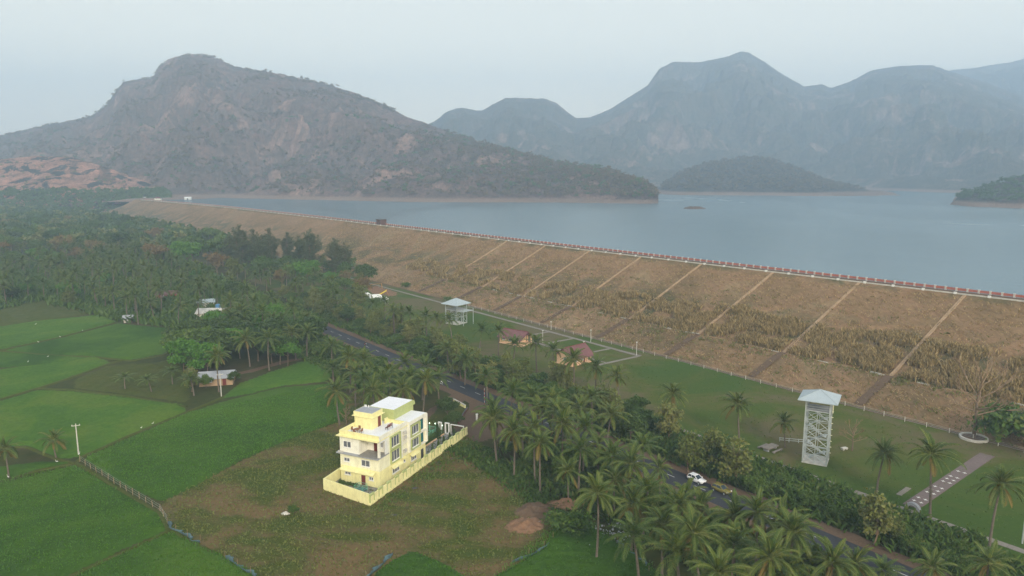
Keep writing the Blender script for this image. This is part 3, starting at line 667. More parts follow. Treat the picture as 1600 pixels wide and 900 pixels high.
def tree_proto(kind, h, r, n, size, leaf, bark, seed, label, per=14, spread=.45, name='tree', r0=None, thick=.25, trunk_scale=1, base=None):
    rng = np.random.default_rng(seed); lb = lobes_for(kind, h, r, rng)
    if base: lb = [(l[0], l[1], max(l[2], base), l[3], l[4], l[5]) for l in lb]
    C, nb = crown_pts(lb, n, rng, per, spread, thick); V, Fq = quads(C, size, rng, nb, flat=.9)
    root = empty(name, (0, 0, -500), 0, label, 'tree' if name != 'shrub' else 'shrub')
    link('trunk' if name != 'shrub' else 'stems', limbs(lb, h, r0 or h * .018, rng, M[bark]), root); link('crown' if name != 'shrub' else 'foliage', mesh_np('crown', V, Fq, M[leaf]), root)
    return reg(root)
def casuarina_proto(h, seed):
    """loose feathery crown on several leaders"""
    rng = np.random.default_rng(seed); m = MB(); pts = []; lead = [(0, 0, 1.0), (rng.uniform(1, 2), rng.uniform(-2, 2), rng.uniform(.75, .92)), (rng.uniform(-2.4, -1), rng.uniform(-2, 2), rng.uniform(.65, .88))]
    for lx, ly, lh in lead:
        H_ = h * lh; m.tube([(0, 0, -.3), (lx * .3, ly * .3, h * .22), (lx * .8, ly * .8, H_ * .6), (lx * 1.2, ly * 1.2, H_)], [h * .016, h * .012, h * .007, .03], 6)
        for i in range(44):
            f = i / 44; z = H_ * (.2 + .78 * f); a = rng.uniform(0, 6.28); L = (h * .2 * sin(pi * min(1, .25 + f * .72)) ** .8) * rng.uniform(.35, 1.25) + .5
            bx_ = Vector((lx * (.3 + .9 * f), ly * (.3 + .9 * f), z)); el = rng.uniform(.2, 1.0); e = bx_ + Vector((cos(a) * L * cos(el), sin(a) * L * cos(el), L * sin(el)))
            m.tube([bx_, bx_.lerp(e, .5) + Vector((0, 0, .06 * L)), e], [.08, .05, .015], 4)
            for t in np.linspace(.25, 1.08, max(3, int(L * 2.2))):
                c = bx_.lerp(e, t); pts += [(c.x + rng.normal() * .38, c.y + rng.normal() * .38, c.z + rng.normal() * .35 + .05) for _ in range(7)]
    C = np.array(pts); V, Fq = quads(C, .27, rng, rng.normal(size=C.shape) * .6, aspect=4.5)
    root = empty('casuarina_tree', (0, 0, -500), 0, 'x', 'tree'); link('trunk', m.mesh('trunk', M['bark']), root); link('crown', mesh_np('crown', V, Fq, M['leaf_casu']), root); return reg(root)
def bare_tree(name, loc, h, spread, label, seed, twigs='bark', col='palebark'):
    rng = random.Random(seed); m = MB(); br = MB()
    m.tube([(0, 0, -.2), (.1, 0, h * .25), (0, .1, h * .5), (.2, 0, h * .78)], [h * .026, h * .02, h * .015, h * .006], 7)
    def grow(p, d, L, r, lv):
        e = p + d * L; mid = p + d * (L * .5) + Vector((rng.uniform(-1, 1), rng.uniform(-1, 1), rng.uniform(-.3, .6))) * L * .08
        br.tube([p, mid, e], [r, r * .75, r * .45], 5 if lv < 2 else 3)
        if lv >= 4: return
        for k in range(3 if lv < 3 else 3):
            nd = (d + Vector((rng.uniform(-1, 1), rng.uniform(-1, 1), rng.uniform(-.25, .75))) * .62).normalized()
            grow(mid.lerp(e, rng.uniform(.2, 1)), nd, L * rng.uniform(.5, .72), max(.018, r * .58), lv + 1)
    for i in range(9):
        a = i * 2.4; z = h * (.32 + .045 * i); el = .25 + .09 * i
        grow(Vector((0, 0, z)), Vector((cos(a) * cos(el), sin(a) * cos(el), sin(el))), spread * rng.uniform(.38, .5), h * .012, 1)
    r = empty(name, loc, 0, label, 'tree'); m.build('trunk', M[twigs], r); br.build('crown', M[col], r); return r

# coconut palms
def frond_mesh(el, L, rng, pairs=34, old=False, lw=.12, wid=1.05):
    n = 9; pts = []; ang = el; p = np.array([0., 0., 0.]); seg = L / n
    for i in range(n + 1):
        pts.append(p.copy()); p = p + np.array([cos(ang), 0, sin(ang)]) * seg; ang -= (.03 + .11 * max(0, cos(ang))) * (.75 + .11 * i) * (1 if not old else .7)
    pts = np.array(pts); tt = np.linspace(.12, 1, pairs); V = []; Fq = []
    for t in tt:
        f = t * n; i = min(int(f), n - 1); q = pts[i] + (pts[i + 1] - pts[i]) * (f - i); d = pts[i + 1] - pts[i]; d /= np.linalg.norm(d)
        up = np.cross(np.array([0, 1., 0]), d) * -1; ll = wid * (sin(pi * min(1, t * .92 + .1)) ** .55) * (1.05 - .25 * t)
        for s in (-1, 1):
            jit = rng.uniform(-.12, .12); w = np.array([0, s, 0.]) * .80 + d * (.55 + .45 * t + jit) + up * .3; w /= np.linalg.norm(w)
            mid = q + w * ll * .5; end = q + w * ll + np.array([0, 0, -1]) * ll * rng.uniform(.28, .6)
            b = len(V); h = d * lw * .5; V += [q - h, q + h, mid + h * 1.25, mid - h * 1.25, end]; Fq += [(b, b + 1, b + 2, b + 3), (b + 3, b + 2, b + 4)]
    mb = MB(); mb.v = [tuple(v) for v in V]; mb.f = Fq
    return mb, [tuple(x) for x in pts]
rngp = np.random.default_rng(5)
FR = []      # frond meshes by elevation class
els = [80, 68, 54, 40, 26, 12, 0, -14, -30, -46]
for e in els:
    row = []
    for v in range(2):
        old = e < -25; mb, pts = frond_mesh(radians(e), rngp.uniform(5.0, 5.9) * (.8 if e > 60 or old else 1), rngp, 34, old)
        nl = len(mb.f); mb.tube(pts, [.055 * (1 - .8 * i / (len(pts) - 1)) for i in range(len(pts))], 4)
        me = mb.mesh('frond', None); me.materials.append(M['oldfrond'] if old else M['frond']); me.materials.append(M['rachis'])
        for i, p_ in enumerate(me.polygons):
            if i >= nl: p_.material_index = 1
        row.append(me)
    FR.append(row)
def trunk_mesh(h, lean, seed):
    rng = random.Random(seed); pts = []; rs = []
    for i in range(13):
        t = i / 12; pts.append((lean * h * t ** 1.6, .02 * h * sin(t * 3 + seed), -.2 + (h + .2) * t)); rs.append((.24 - .10 * t + (.12 if i == 0 else 0)) * (1 + .06 * (i % 2)))
    return MB().tube(pts, rs, 7).mesh('trunk', M['palmbark']), Vector(pts[-1])
TR = [trunk_mesh(h, l, i) for i, (h, l) in enumerate([(10, .03), (10, .10), (10, .0), (10, .06)])]
nutm = MB()
for i in range(9):
    a = i * 2.1; c_ = Vector((cos(a) * .38, sin(a) * .38, -.35 - .12 * (i % 3)))
    for k in range(1):
        n = 6; vs = [c_ + Vector((0, 0, .2))] + [c_ + Vector((cos(2 * pi * j / n) * .15, sin(2 * pi * j / n) * .15, zz)) for zz in (.08, -.08) for j in range(n)] + [c_ + Vector((0, 0, -.2))]
        fs = [(0, 1 + j, 1 + (j + 1) % n) for j in range(n)] + [(1 + j, 1 + n + j, 1 + n + (j + 1) % n, 1 + (j + 1) % n) for j in range(n)] + [(13, 1 + n + (j + 1) % n, 1 + n + j) for j in range(n)]
        nutm.add(vs, fs)
nut_me = nutm.mesh('coconut_bunch', M['coconut'], True)
def frond_plan(rng, n):
    for i in range(n):
        t = (i + .5) / n; e = 82 - 122 * t ** 1.0 + rng.uniform(-7, 7); ci = min(range(len(els)), key=lambda k: abs(els[k] - e))
        yield FR[ci][rng.randrange(2)], i * 2.39996 + rng.uniform(-.35, .35), rng.uniform(.7, 1.12), rng.uniform(-.22, .22)
def near_palm(p, h, label, group=None, s=1.0, seed=0, n=30):
    rng = random.Random(seed * 13 + 5); r = empty('coconut_palm', (p.x, p.y, p.z), rng.uniform(0, 6.28), label, 'palm tree', group)
    tm, top = TR[rng.randrange(4)]; k = h / 10; r.rotation_euler[0] = rng.uniform(-.05, .05); r.rotation_euler[1] = rng.uniform(-.05, .05); s *= rng.uniform(.83, 1.02)
    link('trunk', tm, r, None, None, (s, s, k)); top = Vector((top.x * s, top.y * s, top.z * k))
    for me, a, sc_, roll in frond_plan(rng, n): link('frond', me, r, top, (roll, 0, a), sc_ * s)
    link('coconut_bunch', nut_me, r, top, None, s); return r
def far_proto(seed, n=22):
    """crown joined: for palms whose fronds cannot be picked apart at their distance"""
    rng = random.Random(seed); tm, top = TR[seed % 4]; V = []; Fq = []; old = []
    for i in range(n):
        t = (i + .5) / n; e = 84 - 106 * t + rng.uniform(-7, 7); mb, pts = frond_mesh(radians(e), rngp.uniform(4.6, 5.5) * (.82 if e > 60 else 1), rngp, 13, e < -25, .26, .95)
        a = i * 2.39996 + rng.uniform(-.25, .25); b = len(V); ca, sa = cos(a), sin(a)
        V += [(v[0] * ca - v[1] * sa + top.x, v[0] * sa + v[1] * ca + top.y, v[2] + top.z) for v in mb.v]; Fq += [tuple(j + b for j in f) for f in mb.f]; old += [e < -25] * len(mb.f)
    me = mesh_np('crown', V, Fq, M['frond']); me.materials.append(M['oldfrond'])
    for i, p_ in enumerate(me.polygons): p_.material_index = 1 if old[i] else 0
    r = empty('coconut_palm', (0, 0, -500), 0, 'x', 'palm tree'); link('trunk', tm, r); link('crown', me, r); return reg(r)
PALM = [far_proto(i) for i in range(6)]

TREES = {
 'round_dark': [tree_proto('round', 9, 5.0, 2600, .5, 'leaf_dark', 'bark', 21 + i, 'x') for i in range(3)],
 'round_mid': [tree_proto('round', 8, 4.4, 2400, .48, 'leaf_mid', 'bark', 31 + i, 'x') for i in range(3)],
 'round_bright': [tree_proto('round', 9, 4.8, 2600, .48, 'leaf_bright', 'bark', 41 + i, 'x') for i in range(2)],
 'olive': [tree_proto('tall', 9, 3.6, 1500, .46, 'leaf_olive', 'palebark', 51 + i, 'x', thick=.4, spread=.5) for i in range(4)],
 'spread': [tree_proto('spread', 11, 6.5, 2300, .5, 'leaf_mid', 'bark', 61 + i, 'x') for i in range(2)],
 'brown': [tree_proto('round', 9, 4.6, 1100, .42, 'leaf_brown', 'palebark', 71 + i, 'x', thick=.4) for i in range(2)],
 'bush': [tree_proto('bush', 3, 2.2, 1000, .3, 'shrub', 'bark', 81 + i, 'x', name='shrub', spread=.3) for i in range(4)],
 'casu': [casuarina_proto(24, 91 + i) for i in range(3)]}
_used = set()
def plant(kind, x, y, z=0, s=1.0, sz=None, label=None, group=None, name=None, seed=None):
    protos = TREES[kind] if kind in TREES else PALM
    pr = protos[R.randrange(len(protos))]
    o = dup(pr, (x, y, z), R.uniform(0, 6.28), label, None, group, (s, s, sz or s))
    if name: o.name = name
    if group and label and 'across the picture' not in label: o['label'] = where(label, x, y)
    return o

LMK = [(P(*q), t) for q, t in (((1088, 754), 'by the white car'), ((1127, 772), 'by the gold car'), ((690, 602), 'by the scooter'), ((571, 540), 'by the red motorcycle'), ((740, 645), 'by the driveway mouth'),
    ((1274, 720), 'before the tall lookout tower'), ((905, 590), 'before the nearer cottage'), ((806, 550), 'before the farther cottage'), ((713, 520), 'before the low pavilion'), ((1430, 800), 'by the star-tiled path'),
    ((595, 480), 'by the playground'), ((1000, 700), 'before the visible gap in the road'), ((1200, 840), 'below the gold car'), ((1340, 860), 'by the lowest stretch of road'), ((1500, 880), 'by the bottom corner'),
    ((201, 490), 'behind the tiny pump house'), ((333, 490), 'by the white-roofed farmhouse'), ((262, 460), 'by the maroon-roofed hut'), ((60, 468), 'at the open frame edge'), ((100, 430), 'on the far side of the grove'), ((250, 430), 'behind the maroon-roofed hut'),
    ((320, 440), 'below the bend of the far road'), ((400, 480), 'between farmhouse and road'), ((150, 455), 'in the middle of the grove'), ((20, 430), 'at the far frame edge'), ((180, 415), 'under the bright tree'), ((480, 470), 'beneath the casuarinas'),
    ((420, 540), 'by the dirt track'), ((600, 590), 'behind the yellow house'), ((30, 380), 'far beyond the grove'), ((130, 360), 'in the far forest middle'), ((230, 350), 'near the far end of the dam'), ((300, 400), 'by the second parked car'), ((380, 400), 'among the casuarinas'), ((560, 450), 'by the park corner'))]
def where(lab, x, y):
    t = min(LMK, key=lambda q: (q[0].x - x) ** 2 + (q[0].y - y) ** 2)[1]; w_ = lab.split(' '); t_ = t.split(' ')
    return ' '.join(w_[:15 - len(t_)]).rstrip(',').removesuffix(' the').removesuffix(' of').removesuffix(' in').removesuffix(' and').removesuffix(' between').removesuffix(' at').removesuffix(' far') + ', ' + t

# ---------------------------------------------------------------- named palms
def above(cx, cy, by=None, h=10.5):
    """foot of a palm from where its crown and, if seen, its base stand"""
    if by:
        b = P(cx, by); hh = Zat(cy, b.y); return Vector((b.x, b.y, 0)), max(4, min(14.5, hh))
    t = P(cx, cy, h); return Vector((t.x, t.y, 0)), h
near = [ # crown x, crown y, base y, height, label
 (775, 654, 722, 0, 'coconut palm closest to the driveway mouth, beside the tarred road'),
 (803, 675, 745, 0, 'coconut palm with pale bare trunk on the edge of the dry field, near the driveway'),
 (844, 692, 770, 0, 'coconut palm with yellowing fronds and long clear trunk above the dry field'),
 (836, 668, 0, 11, 'coconut palm half hidden behind the yellowing one by the dry field'),
 (880, 664, 0, 11, 'coconut palm rising behind the row, under the olive trees of the road bend'),
 (934, 692, 738, 0, 'coconut palm with rusty hanging fronds just before the visible stretch of road'),
 (888, 736, 782, 0, 'coconut palm standing over the red soil bank behind the orange mound'),
 (845, 640, 0, 10, 'coconut palm touching the road surface above the row of palms'),
 (934, 772, 0, 11, 'coconut palm above the rubbish heap on the edge of the bottom paddy'),
 (986, 790, 862, 0, 'coconut palm with pale trunk just past the rubbish heap'),
 (1030, 732, 780, 0, 'coconut palm between the road and the white car, a little before it'),
 (1034, 822, 900, 0, 'large coconut palm with orange nut cluster below the parked cars'),
 (1098, 832, 0, 11, 'coconut palm below the gold car, second down from the road'),
 (962, 747, 0, 7, 'small young coconut palm between the red bank and the road'),
 (1093, 796, 0, 6.5, 'short coconut palm in front of the white car'),
 (1066, 775, 0, 7, 'short coconut palm on the roadside just before the white car'), (985, 728, 0, 9, 'coconut palm between the visible gap in the road and the white car'), (1150, 806, 0, 8, 'coconut palm leaning below the gold car at the road edge'), (1215, 822, 0, 8, 'middling coconut palm on the road edge under the tall drooping one'),
 (1186, 800, 0, 10, 'coconut palm covering the road just past the gold car'),
 (1239, 829, 0, 11, 'tall coconut palm with drooping stems beside the bare verge'),
 (1197, 872, 0, 11, 'coconut palm with orange heart at the bottom edge, middle of the cluster'),
 (1122, 894, 0, 11, 'coconut palm cut by the bottom edge under the gold car'),
 (1296, 884, 0, 9, 'coconut palm at the bottom edge beside the lowest stretch of road'),
 (1338, 880, 0, 7, 'small upright coconut palm growing before the lowest stretch of road'),
 (1455, 886, 0, 6, 'coconut palm at the bottom edge past the end of the road'),
 (1545, 884, 0, 6, 'coconut palm at the bottom edge close to the corner'),
 (1155, 632, 690, 0, 'coconut palm alone on the wide lawn before the lookout tower'),
 (1226, 661, 700, 0, 'coconut palm with brown skirt right beside the lookout tower'),
 (1371, 710, 770, 0, 'coconut palm on the lawn just past the lookout tower'),
 (1453, 713, 808, 0, 'coconut palm with dark trunk in front of the star-tiled path'),
 (1545, 755, 860, 0, 'coconut palm standing last in the park row near the frame edge'),
 (1055, 616, 0, 9, 'short dark coconut palm on the lawn behind the olive trees'),
 (970, 590, 0, 10, 'coconut palm at the corner of the small square lawns'),
 (932, 575, 0, 8, 'dark coconut palm just beside the nearer cottage gable'),
 (895, 563, 622, 0, 'coconut palm in front of the nearer maroon-roofed cottage'),
 (531, 612, 664, 0, 'coconut palm with brown fronds beside the yellow house, over the forked pale stem'),
 (583, 612, 0, 11, 'coconut palm straight behind the stair room of the yellow house'),
 (627, 609, 0, 10.5, 'coconut palm behind the tall white roof slab of the yellow house'),
 (661, 595, 652, 0, 'coconut palm with dark trunk behind the house garden'),
 (545, 558, 0, 10, 'coconut palm at the end of the dirt track by the pale paddy'),
 (342, 556, 612, 0, 'coconut palm rising over the tin-roofed shed beside the white pole'),
 (391, 531, 572, 0, 'coconut palm with leaning pale trunk under the bright green trees'),
 (13, 700, 748, 0, 'coconut palm alone on the paddy bund by the frame edge'),
 (88, 700, 716, 0, 'squat dark coconut palm on the bund crossing beside the concrete pole'),
]
for i, (cx, cy, by, h, lab) in enumerate(near):
    p, hh = above(cx, cy, by or None, h or 10.5); near_palm(p, hh, lab, None, 1.0 if hh > 7.5 else .85, i, 30 if hh > 7 else 24)
# palms of the park and of the roadside rows
rows = [([(600, 470, 8), (612, 484, 9), (628, 487, 9), (644, 488, 9), (666, 494, 9), (686, 498, 9), (706, 500, 9)], 'coconut palms before the park pavilion', 'coconut palm in the park row before the white pavilion'),
        ([(749, 517, 9.5), (778, 517, 9.5), (803, 539, 9), (839, 536, 9), (863, 548, 9)], 'coconut palms round the farther cottage', 'coconut palm standing round the farther maroon-roofed cottage'),
        ([(799, 612, 10), (838, 622, 10), (869, 645, 10), (778, 640, 9), (912, 668, 10), (958, 712, 9), (905, 702, 9), (1005, 765, 9), (1062, 790, 9), (1062, 858, 9), (1145, 850, 9), (1000, 835, 9), (1262, 880, 7), (1230, 890, 8), (1390, 893, 5), (818, 655, 9), (862, 628, 9), (900, 640, 9), (760, 588, 8), (725, 560, 8), (950, 650, 8), (925, 622, 8), (700, 545, 8), (1010, 700, 8)], 'coconut palms filling the strip along the road', 'coconut palm hidden among others in the strip along the road'),
        ([(519, 541, 9), (568, 562, 9), (634, 568, 10), (660, 574, 9), (597, 596, 10), (610, 582, 9), (567, 596, 9), (554, 583, 9), (685, 590, 8), (640, 590, 9), (520, 575, 7)], 'coconut palms behind the yellow house', 'coconut palm in the clump between the yellow house and the road'),
        ([(418, 529, 10), (377, 455, 10), (478, 519, 9), (460, 520, 9), (440, 500, 9), (425, 500, 9), (300, 590, 5), (235, 592, 4), (268, 580, 4), (195, 590, 3.5), (385, 500, 9), (360, 495, 9)], 'coconut palms round the farmstead', 'coconut palm in the clump round the farmstead beside the paddies')]
ORD = 'first second third fourth fifth sixth seventh eighth ninth tenth eleventh twelfth thirteenth fourteenth fifteenth sixteenth seventeenth eighteenth nineteenth twentieth twenty-first twenty-second twenty-third twenty-fourth twenty-fifth'.split()
for pts, g, lab in rows:
    pts = sorted(pts)
    for i, (cx, cy, h) in enumerate(pts):
        p, hh = above(cx, cy, None, h); k = hh / 10
        lab = f'{g[:-0] if 0 else g}'.replace('coconut palms', ORD[i] + ' coconut palm of those', 1) + f', {"farthest" if 0 else "counted"} across the picture'
        plant('palm', p.x, p.y, 0, 1.0 if hh > 6 else .8, k, lab, g)

# ---------------------------------------------------------------- groves: scattered where the photograph shows them
def scatter(poly, n, dmin, zf=None, tries=40):
    xs = [p[0] for p in poly]; ys = [p[1] for p in poly]; out = []; t = 0; cell = {}
    while len(out) < n and t < n * tries:
        t += 1; x = R.uniform(min(xs), max(xs)); y = R.uniform(min(ys), max(ys))
        if not inside(poly, np.array([x]), np.array([y]))[0]: continue
        c = (int(x // dmin), int(y // dmin))
        if any((x - a) ** 2 + (y - b) ** 2 < dmin * dmin for i in (-1, 0, 1) for j in (-1, 0, 1) for a, b in cell.get((c[0] + i, c[1] + j), ())): continue
        cell.setdefault(c, []).append((x, y)); out.append((x, y))
    return out
def clear_road(x, y, w=7.5):
    s, n = toSN((x, y)); return abs(n - road_n(s)) > w or s > 560
# palm grove (feet on the ground; crowns reach some 30 px higher)
grove = px([(-80, 505), (60, 470), (200, 505), (285, 515), (300, 500), (420, 548), (505, 535), (490, 500), (420, 470), (330, 430), (280, 400), (180, 395), (60, 412), (-80, 415)])
gp = [(x, y) for x, y in scatter(grove, 215, 6.6) if clear_road(x, y)]
gp.sort(key=lambda p: p[1])
for x, y in gp:
    k = R.uniform(.75, 1.15); plant('palm', x, y, 0, R.uniform(.95, 1.1), k, 'coconut palm in the dense grove between the far paddies and the forest', 'coconut palms of the dense grove')
mid = px([(420, 520), (540, 535), (610, 560), (640, 545), (540, 470), (480, 440), (400, 440), (340, 440)])
for x, y in scatter(mid, 36, 7):
    if clear_road(x, y, 7): plant('palm', x, y, 0, 1, R.uniform(.7, 1.0), 'coconut palm among the leafy trees along the far stretch of road', 'coconut palms along the far stretch of road')

# single trees
def T(kind, cx, by, s, label, name=None, sz=None, group=None):
    p = P(cx, by); return plant(kind, p.x, p.y, 0, s, sz, label, group, name)
for a in [('round_bright', 325, 590, 1.15, 'bright green broad tree over the farm shed by the paddies', 'broadleaf_tree'),
          ('round_bright', 375, 560, 1.1, 'bright green round tree behind the farm shed', 'broadleaf_tree'),
          ('round_mid', 300, 580, 1.0, 'mid green tree at the paddy edge beside the farm shed', 'broadleaf_tree'),
          ('round_bright', 450, 572, .9, 'lime green young tree at the bend of the dirt track', 'broadleaf_tree'),
          ('round_dark', 425, 568, 1.0, 'dark green tree under the leaning palms by the dirt track', 'broadleaf_tree'),
          ('round_dark', 485, 550, .9, 'dark tree between the dirt track and the road', 'broadleaf_tree'),
          ('round_bright', 295, 422, 2.0, 'large bright green tree standing out of the far forest', 'broadleaf_tree'),
          ('round_bright', 60, 415, 1.3, 'bright green tree at the far edge of the palm grove', 'broadleaf_tree'),
          ('round_bright', 480, 446, 1.5, 'bright green tree beneath the dark casuarinas', 'broadleaf_tree'),
          ('round_mid', 410, 436, 1.6, 'pale green bushy tree in front of the casuarinas', 'broadleaf_tree'),
          ('round_dark', 571, 448, 1.35, 'round dark green tree alone at the foot of the dam near the playground', 'broadleaf_tree'),
          ('round_mid', 545, 425, 1.1, 'small tree beside the round dark one at the foot of the dam', 'broadleaf_tree'),
          ('brown', 245, 422, 2.0, 'reddish brown bare-looking tree in the far forest', 'broadleaf_tree'),
          ('brown', 340, 432, 1.7, 'pale brown tree above the parked cars on the far road', 'broadleaf_tree'),
          ('brown', 100, 405, 2.0, 'wide dry brown tree beyond the palm grove', 'broadleaf_tree'),
          ('olive', 365, 440, 1.5, 'olive leafy tree with pale trunk beside the far road', 'broadleaf_tree'),
          ('round_mid', 322, 606, .45, 'small green tree against the wall of the tin-roofed shed', 'broadleaf_tree'),
          ('round_dark', 366, 600, .4, 'small dark tree at the end of the tin-roofed shed', 'broadleaf_tree'),
          ('olive', 300, 612, .75, 'half bare greyish tree in front of the tin-roofed shed', 'broadleaf_tree'),
          ('brown', 540, 448, 1.0, 'thin dry tree near the park corner under the casuarinas', 'broadleaf_tree')]:
    T(*a[:5], name=a[5])
for i, (cx, by, s) in enumerate([(378, 425, 1.2), (400, 420, 1.05), (425, 424, 1.1), (450, 418, .95), (486, 432, 1.15), (468, 428, .95), (525, 434, .95), (540, 432, .8), (360, 418, .9), (412, 430, 1.0)]):
    T('casu', cx, by, s, 'tall dark casuarina in the dark stand at the foot of the dam' if i != 4 else 'tallest dark casuarina with split top, standing last before the dam slope', 'casuarina_tree', group='casuarinas at the foot of the dam')

# olive trees and bushes in the band between road and park path
labs = {0: 'olive leafy tree with pale trunk in the band between road and park path'}
band = []
s = -60
while s < 330:
    for n in (116.5, 121.5, 126):
        if s < 108 and n > 118: continue
        x, y, _ = SN(s + R.uniform(-2.5, 2.5), n + R.uniform(-1.6, 1.6))
        band.append((x, y, s, n))
    s += 7.6 if s > 45 else 9
for x, y, s_, n in band:
    if s_ > 108 or (s_ > 45 and R.random() < .3):
        kd = R.choice(['olive', 'olive', 'olive', 'round_mid', 'round_dark', 'bush'] if n < 124 else ['olive', 'bush', 'bush', 'round_mid', 'bush'])
        k = R.uniform(.72, 1.05) if kd != 'bush' else R.uniform(.9, 1.5)
        if kd.startswith('round'): k *= .75
    else: kd = R.choice(['bush', 'bush', 'bush', 'round_mid']); k = R.uniform(.6, .95) if kd == 'bush' else .42
    lb = {'olive': 'olive leafy tree with pale trunk in the belt between road and park path', 'round_mid': 'rounded green tree in the belt between road and park path',
          'round_dark': 'dark green tree in the belt between road and park path', 'bush': 'bushy shrub in the green belt between road and park path'}[kd]
    plant(kd, x, y, 0, k, None, lb, {'bush': 'shrubs'}.get(kd, {'olive': 'olive trees', 'round_mid': 'rounded green trees', 'round_dark': 'dark green trees'}.get(kd)) + ' of the roadside belt', 'shrub' if kd == 'bush' else 'broadleaf_tree')
for a in [('olive', 1366, 852, .95, 'thin tree with straight pale trunk on the bare verge of the road'), ('olive', 1075, 738, .9, 'olive tree with orange-brown trunk behind the white car'),
          ('olive', 650, 535, 1.0, 'olive tree with pale trunk before the park pavilion'), ('olive', 762, 610, .9, 'olive tree with orange trunk opposite the driveway mouth'),
          ('olive', 955, 672, .85, 'olive tree with pale trunk above the road bend of palms'), ('olive', 720, 592, 1.15, 'large olive tree across the road from the scooter'),
          ('round_dark', 985, 690, .75, 'dark rounded tree above the visible gap in the road'), ('olive', 1045, 690, 1.0, 'wide olive tree reaching over the lawn before the lookout tower'),
          ('olive', 1115, 735, .95, 'olive tree above the gold car'), ('round_mid', 1180, 776, .5, 'leafy tree above the road past the gold car'), ('bush', 1252, 752, .9, 'leafy shrub in front of the lookout tower foot')]:
    T(*a, name='broadleaf_tree')
# bushes left of the road, behind the palms
for s0, s1, n0, n1, cnt, kinds in ((-30, 108, 114.5, 122, 32, ['bush', 'bush', 'bush', 'olive']), (-40, 120, 88, 100, 46, ['bush', 'bush', 'round_mid']), (150, 290, 88, 101, 40, ['bush', 'round_mid', 'bush', 'round_dark']), (100, 150, 92, 101, 2, ['bush'])):
    for i in range(cnt):
        s_, n_ = R.uniform(s0, s1), R.uniform(n0, n1); p = SN(s_, n_)
        if abs(s_ - 141) < 20 and s_ < 165: continue
        kd = R.choice(kinds); plant(kd, p.x, p.y, 0, R.uniform(.8, 1.4) * (.68 if n0 > 110 else 1) if kd == 'bush' else R.uniform(.4, .6), None, ('low green shrub in the roadside ditch' if n0 > 110 else 'low green shrub growing under the roadside palms') if kd == 'bush' else 'small leafy tree beside the road',
                                    ('shrubs of the roadside ditch' if n0 > 110 else 'shrubs under the roadside palms') if kd == 'bush' else 'small trees beside the road', 'shrub' if kd == 'bush' else 'broadleaf_tree')
for a in [(700, 472, 1.0, 'yellowish bush beside the outer park path near the pavilion'), (635, 450, 1.1, 'dark green bush on the outer side of the park path by the playground'),
          (1558, 690, 2.6, 'large green thicket beside the round planter'), (1600, 700, 2.8, 'large green thicket touching the frame edge'), (1585, 672, 2.2, 'green thicket behind the round planter at the foot of the dam'),
          (880, 832, 1.3, 'bright green bush behind the orange soil mound'), (905, 836, 1.2, 'green bush on the paddy corner under the palms'), (458, 802, .5, 'tiny green bush beside the pale stone in the dry field')]:
    T('bush', *a, name='shrub')

# far forest beyond the grove: large trees as things, the rest as one mass
far = [p for p in scatter([(-380, 445), (-150, 445), (-120, 400), (-165, 500), (-215, 560), (-330, 700), (-560, 900), (-620, 700)], 105, 9.5) if clear_road(*p, 8) and toSN(p)[1] < 150]
def ok_dam(p):
    s_, n_ = toSN(p); return n_ < toe(s_) - 6
far = [p for p in far if ok_dam(p)]
for x, y in far:
    kd = R.choice(['round_dark', 'round_mid', 'round_mid', 'round_mid', 'spread', 'olive', 'olive', 'brown', 'round_dark'])
    lb = {'round_dark': 'dark green forest tree beyond the palm grove', 'round_mid': 'mid green forest tree beyond the palm grove', 'spread': 'wide flat-topped forest tree beyond the palm grove',
          'olive': 'tall olive forest tree beyond the palm grove', 'brown': 'dry brown forest tree beyond the palm grove'}[kd]
    plant(kd, x, y, 0, R.uniform(1.1, 1.9), None, lb, lb.split(' beyond')[0] + 's', 'broadleaf_tree')
farm = scatter(px([(285, 582), (275, 560), (300, 530), (370, 515), (430, 530), (500, 545), (495, 560), (430, 572), (385, 572), (330, 574)]), 30, 5.6)
for x, y in farm:
    kd = R.choice(['round_bright', 'round_mid', 'round_dark', 'round_mid', 'round_dark', 'bush'])
    lb = {'round_bright': 'bright green', 'round_mid': 'mid green', 'round_dark': 'dark green', 'bush': 'low bushy'}[kd] + ' tree in the thick clump behind the farm shed'
    plant(kd, x, y, 0, R.uniform(.95, 1.4) if kd != 'bush' else 1.8, None, lb, lb.split(' in the')[0] + 's of the farm clump', 'broadleaf_tree')
for x, y in scatter(grove, 42, 14):
    if clear_road(x, y): plant(R.choice(['round_mid', 'round_dark', 'round_bright', 'olive']), x, y, 0, R.uniform(.7, 1.1), None, 'leafy tree standing among the palms of the dense grove', 'leafy trees among the grove palms', 'broadleaf_tree')
foot = scatter(px([(330, 398), (250, 385), (300, 372), (360, 385), (430, 402), (500, 418), (545, 432), (585, 462), (560, 490), (500, 475), (430, 445), (380, 425)]), 72, 7.6)
for x, y in foot:
    if not clear_road(x, y, 7) or not ok_dam((x, y)) : continue
    kd = R.choice(['round_dark', 'round_mid', 'round_mid', 'olive', 'olive', 'brown', 'spread', 'round_bright', 'bush'])
    lb = {'round_dark': 'dark green', 'round_mid': 'mid green', 'spread': 'flat-topped', 'olive': 'olive', 'brown': 'dry brown', 'round_bright': 'bright green', 'bush': 'low bushy'}[kd] + ' tree in the wood between the far road and the dam'
    plant(kd, x, y, 0, R.uniform(.75, 1.25) if kd != 'bush' else 1.6, None, lb, lb.split(' in the')[0] + 's in the wood by the dam', 'broadleaf_tree')
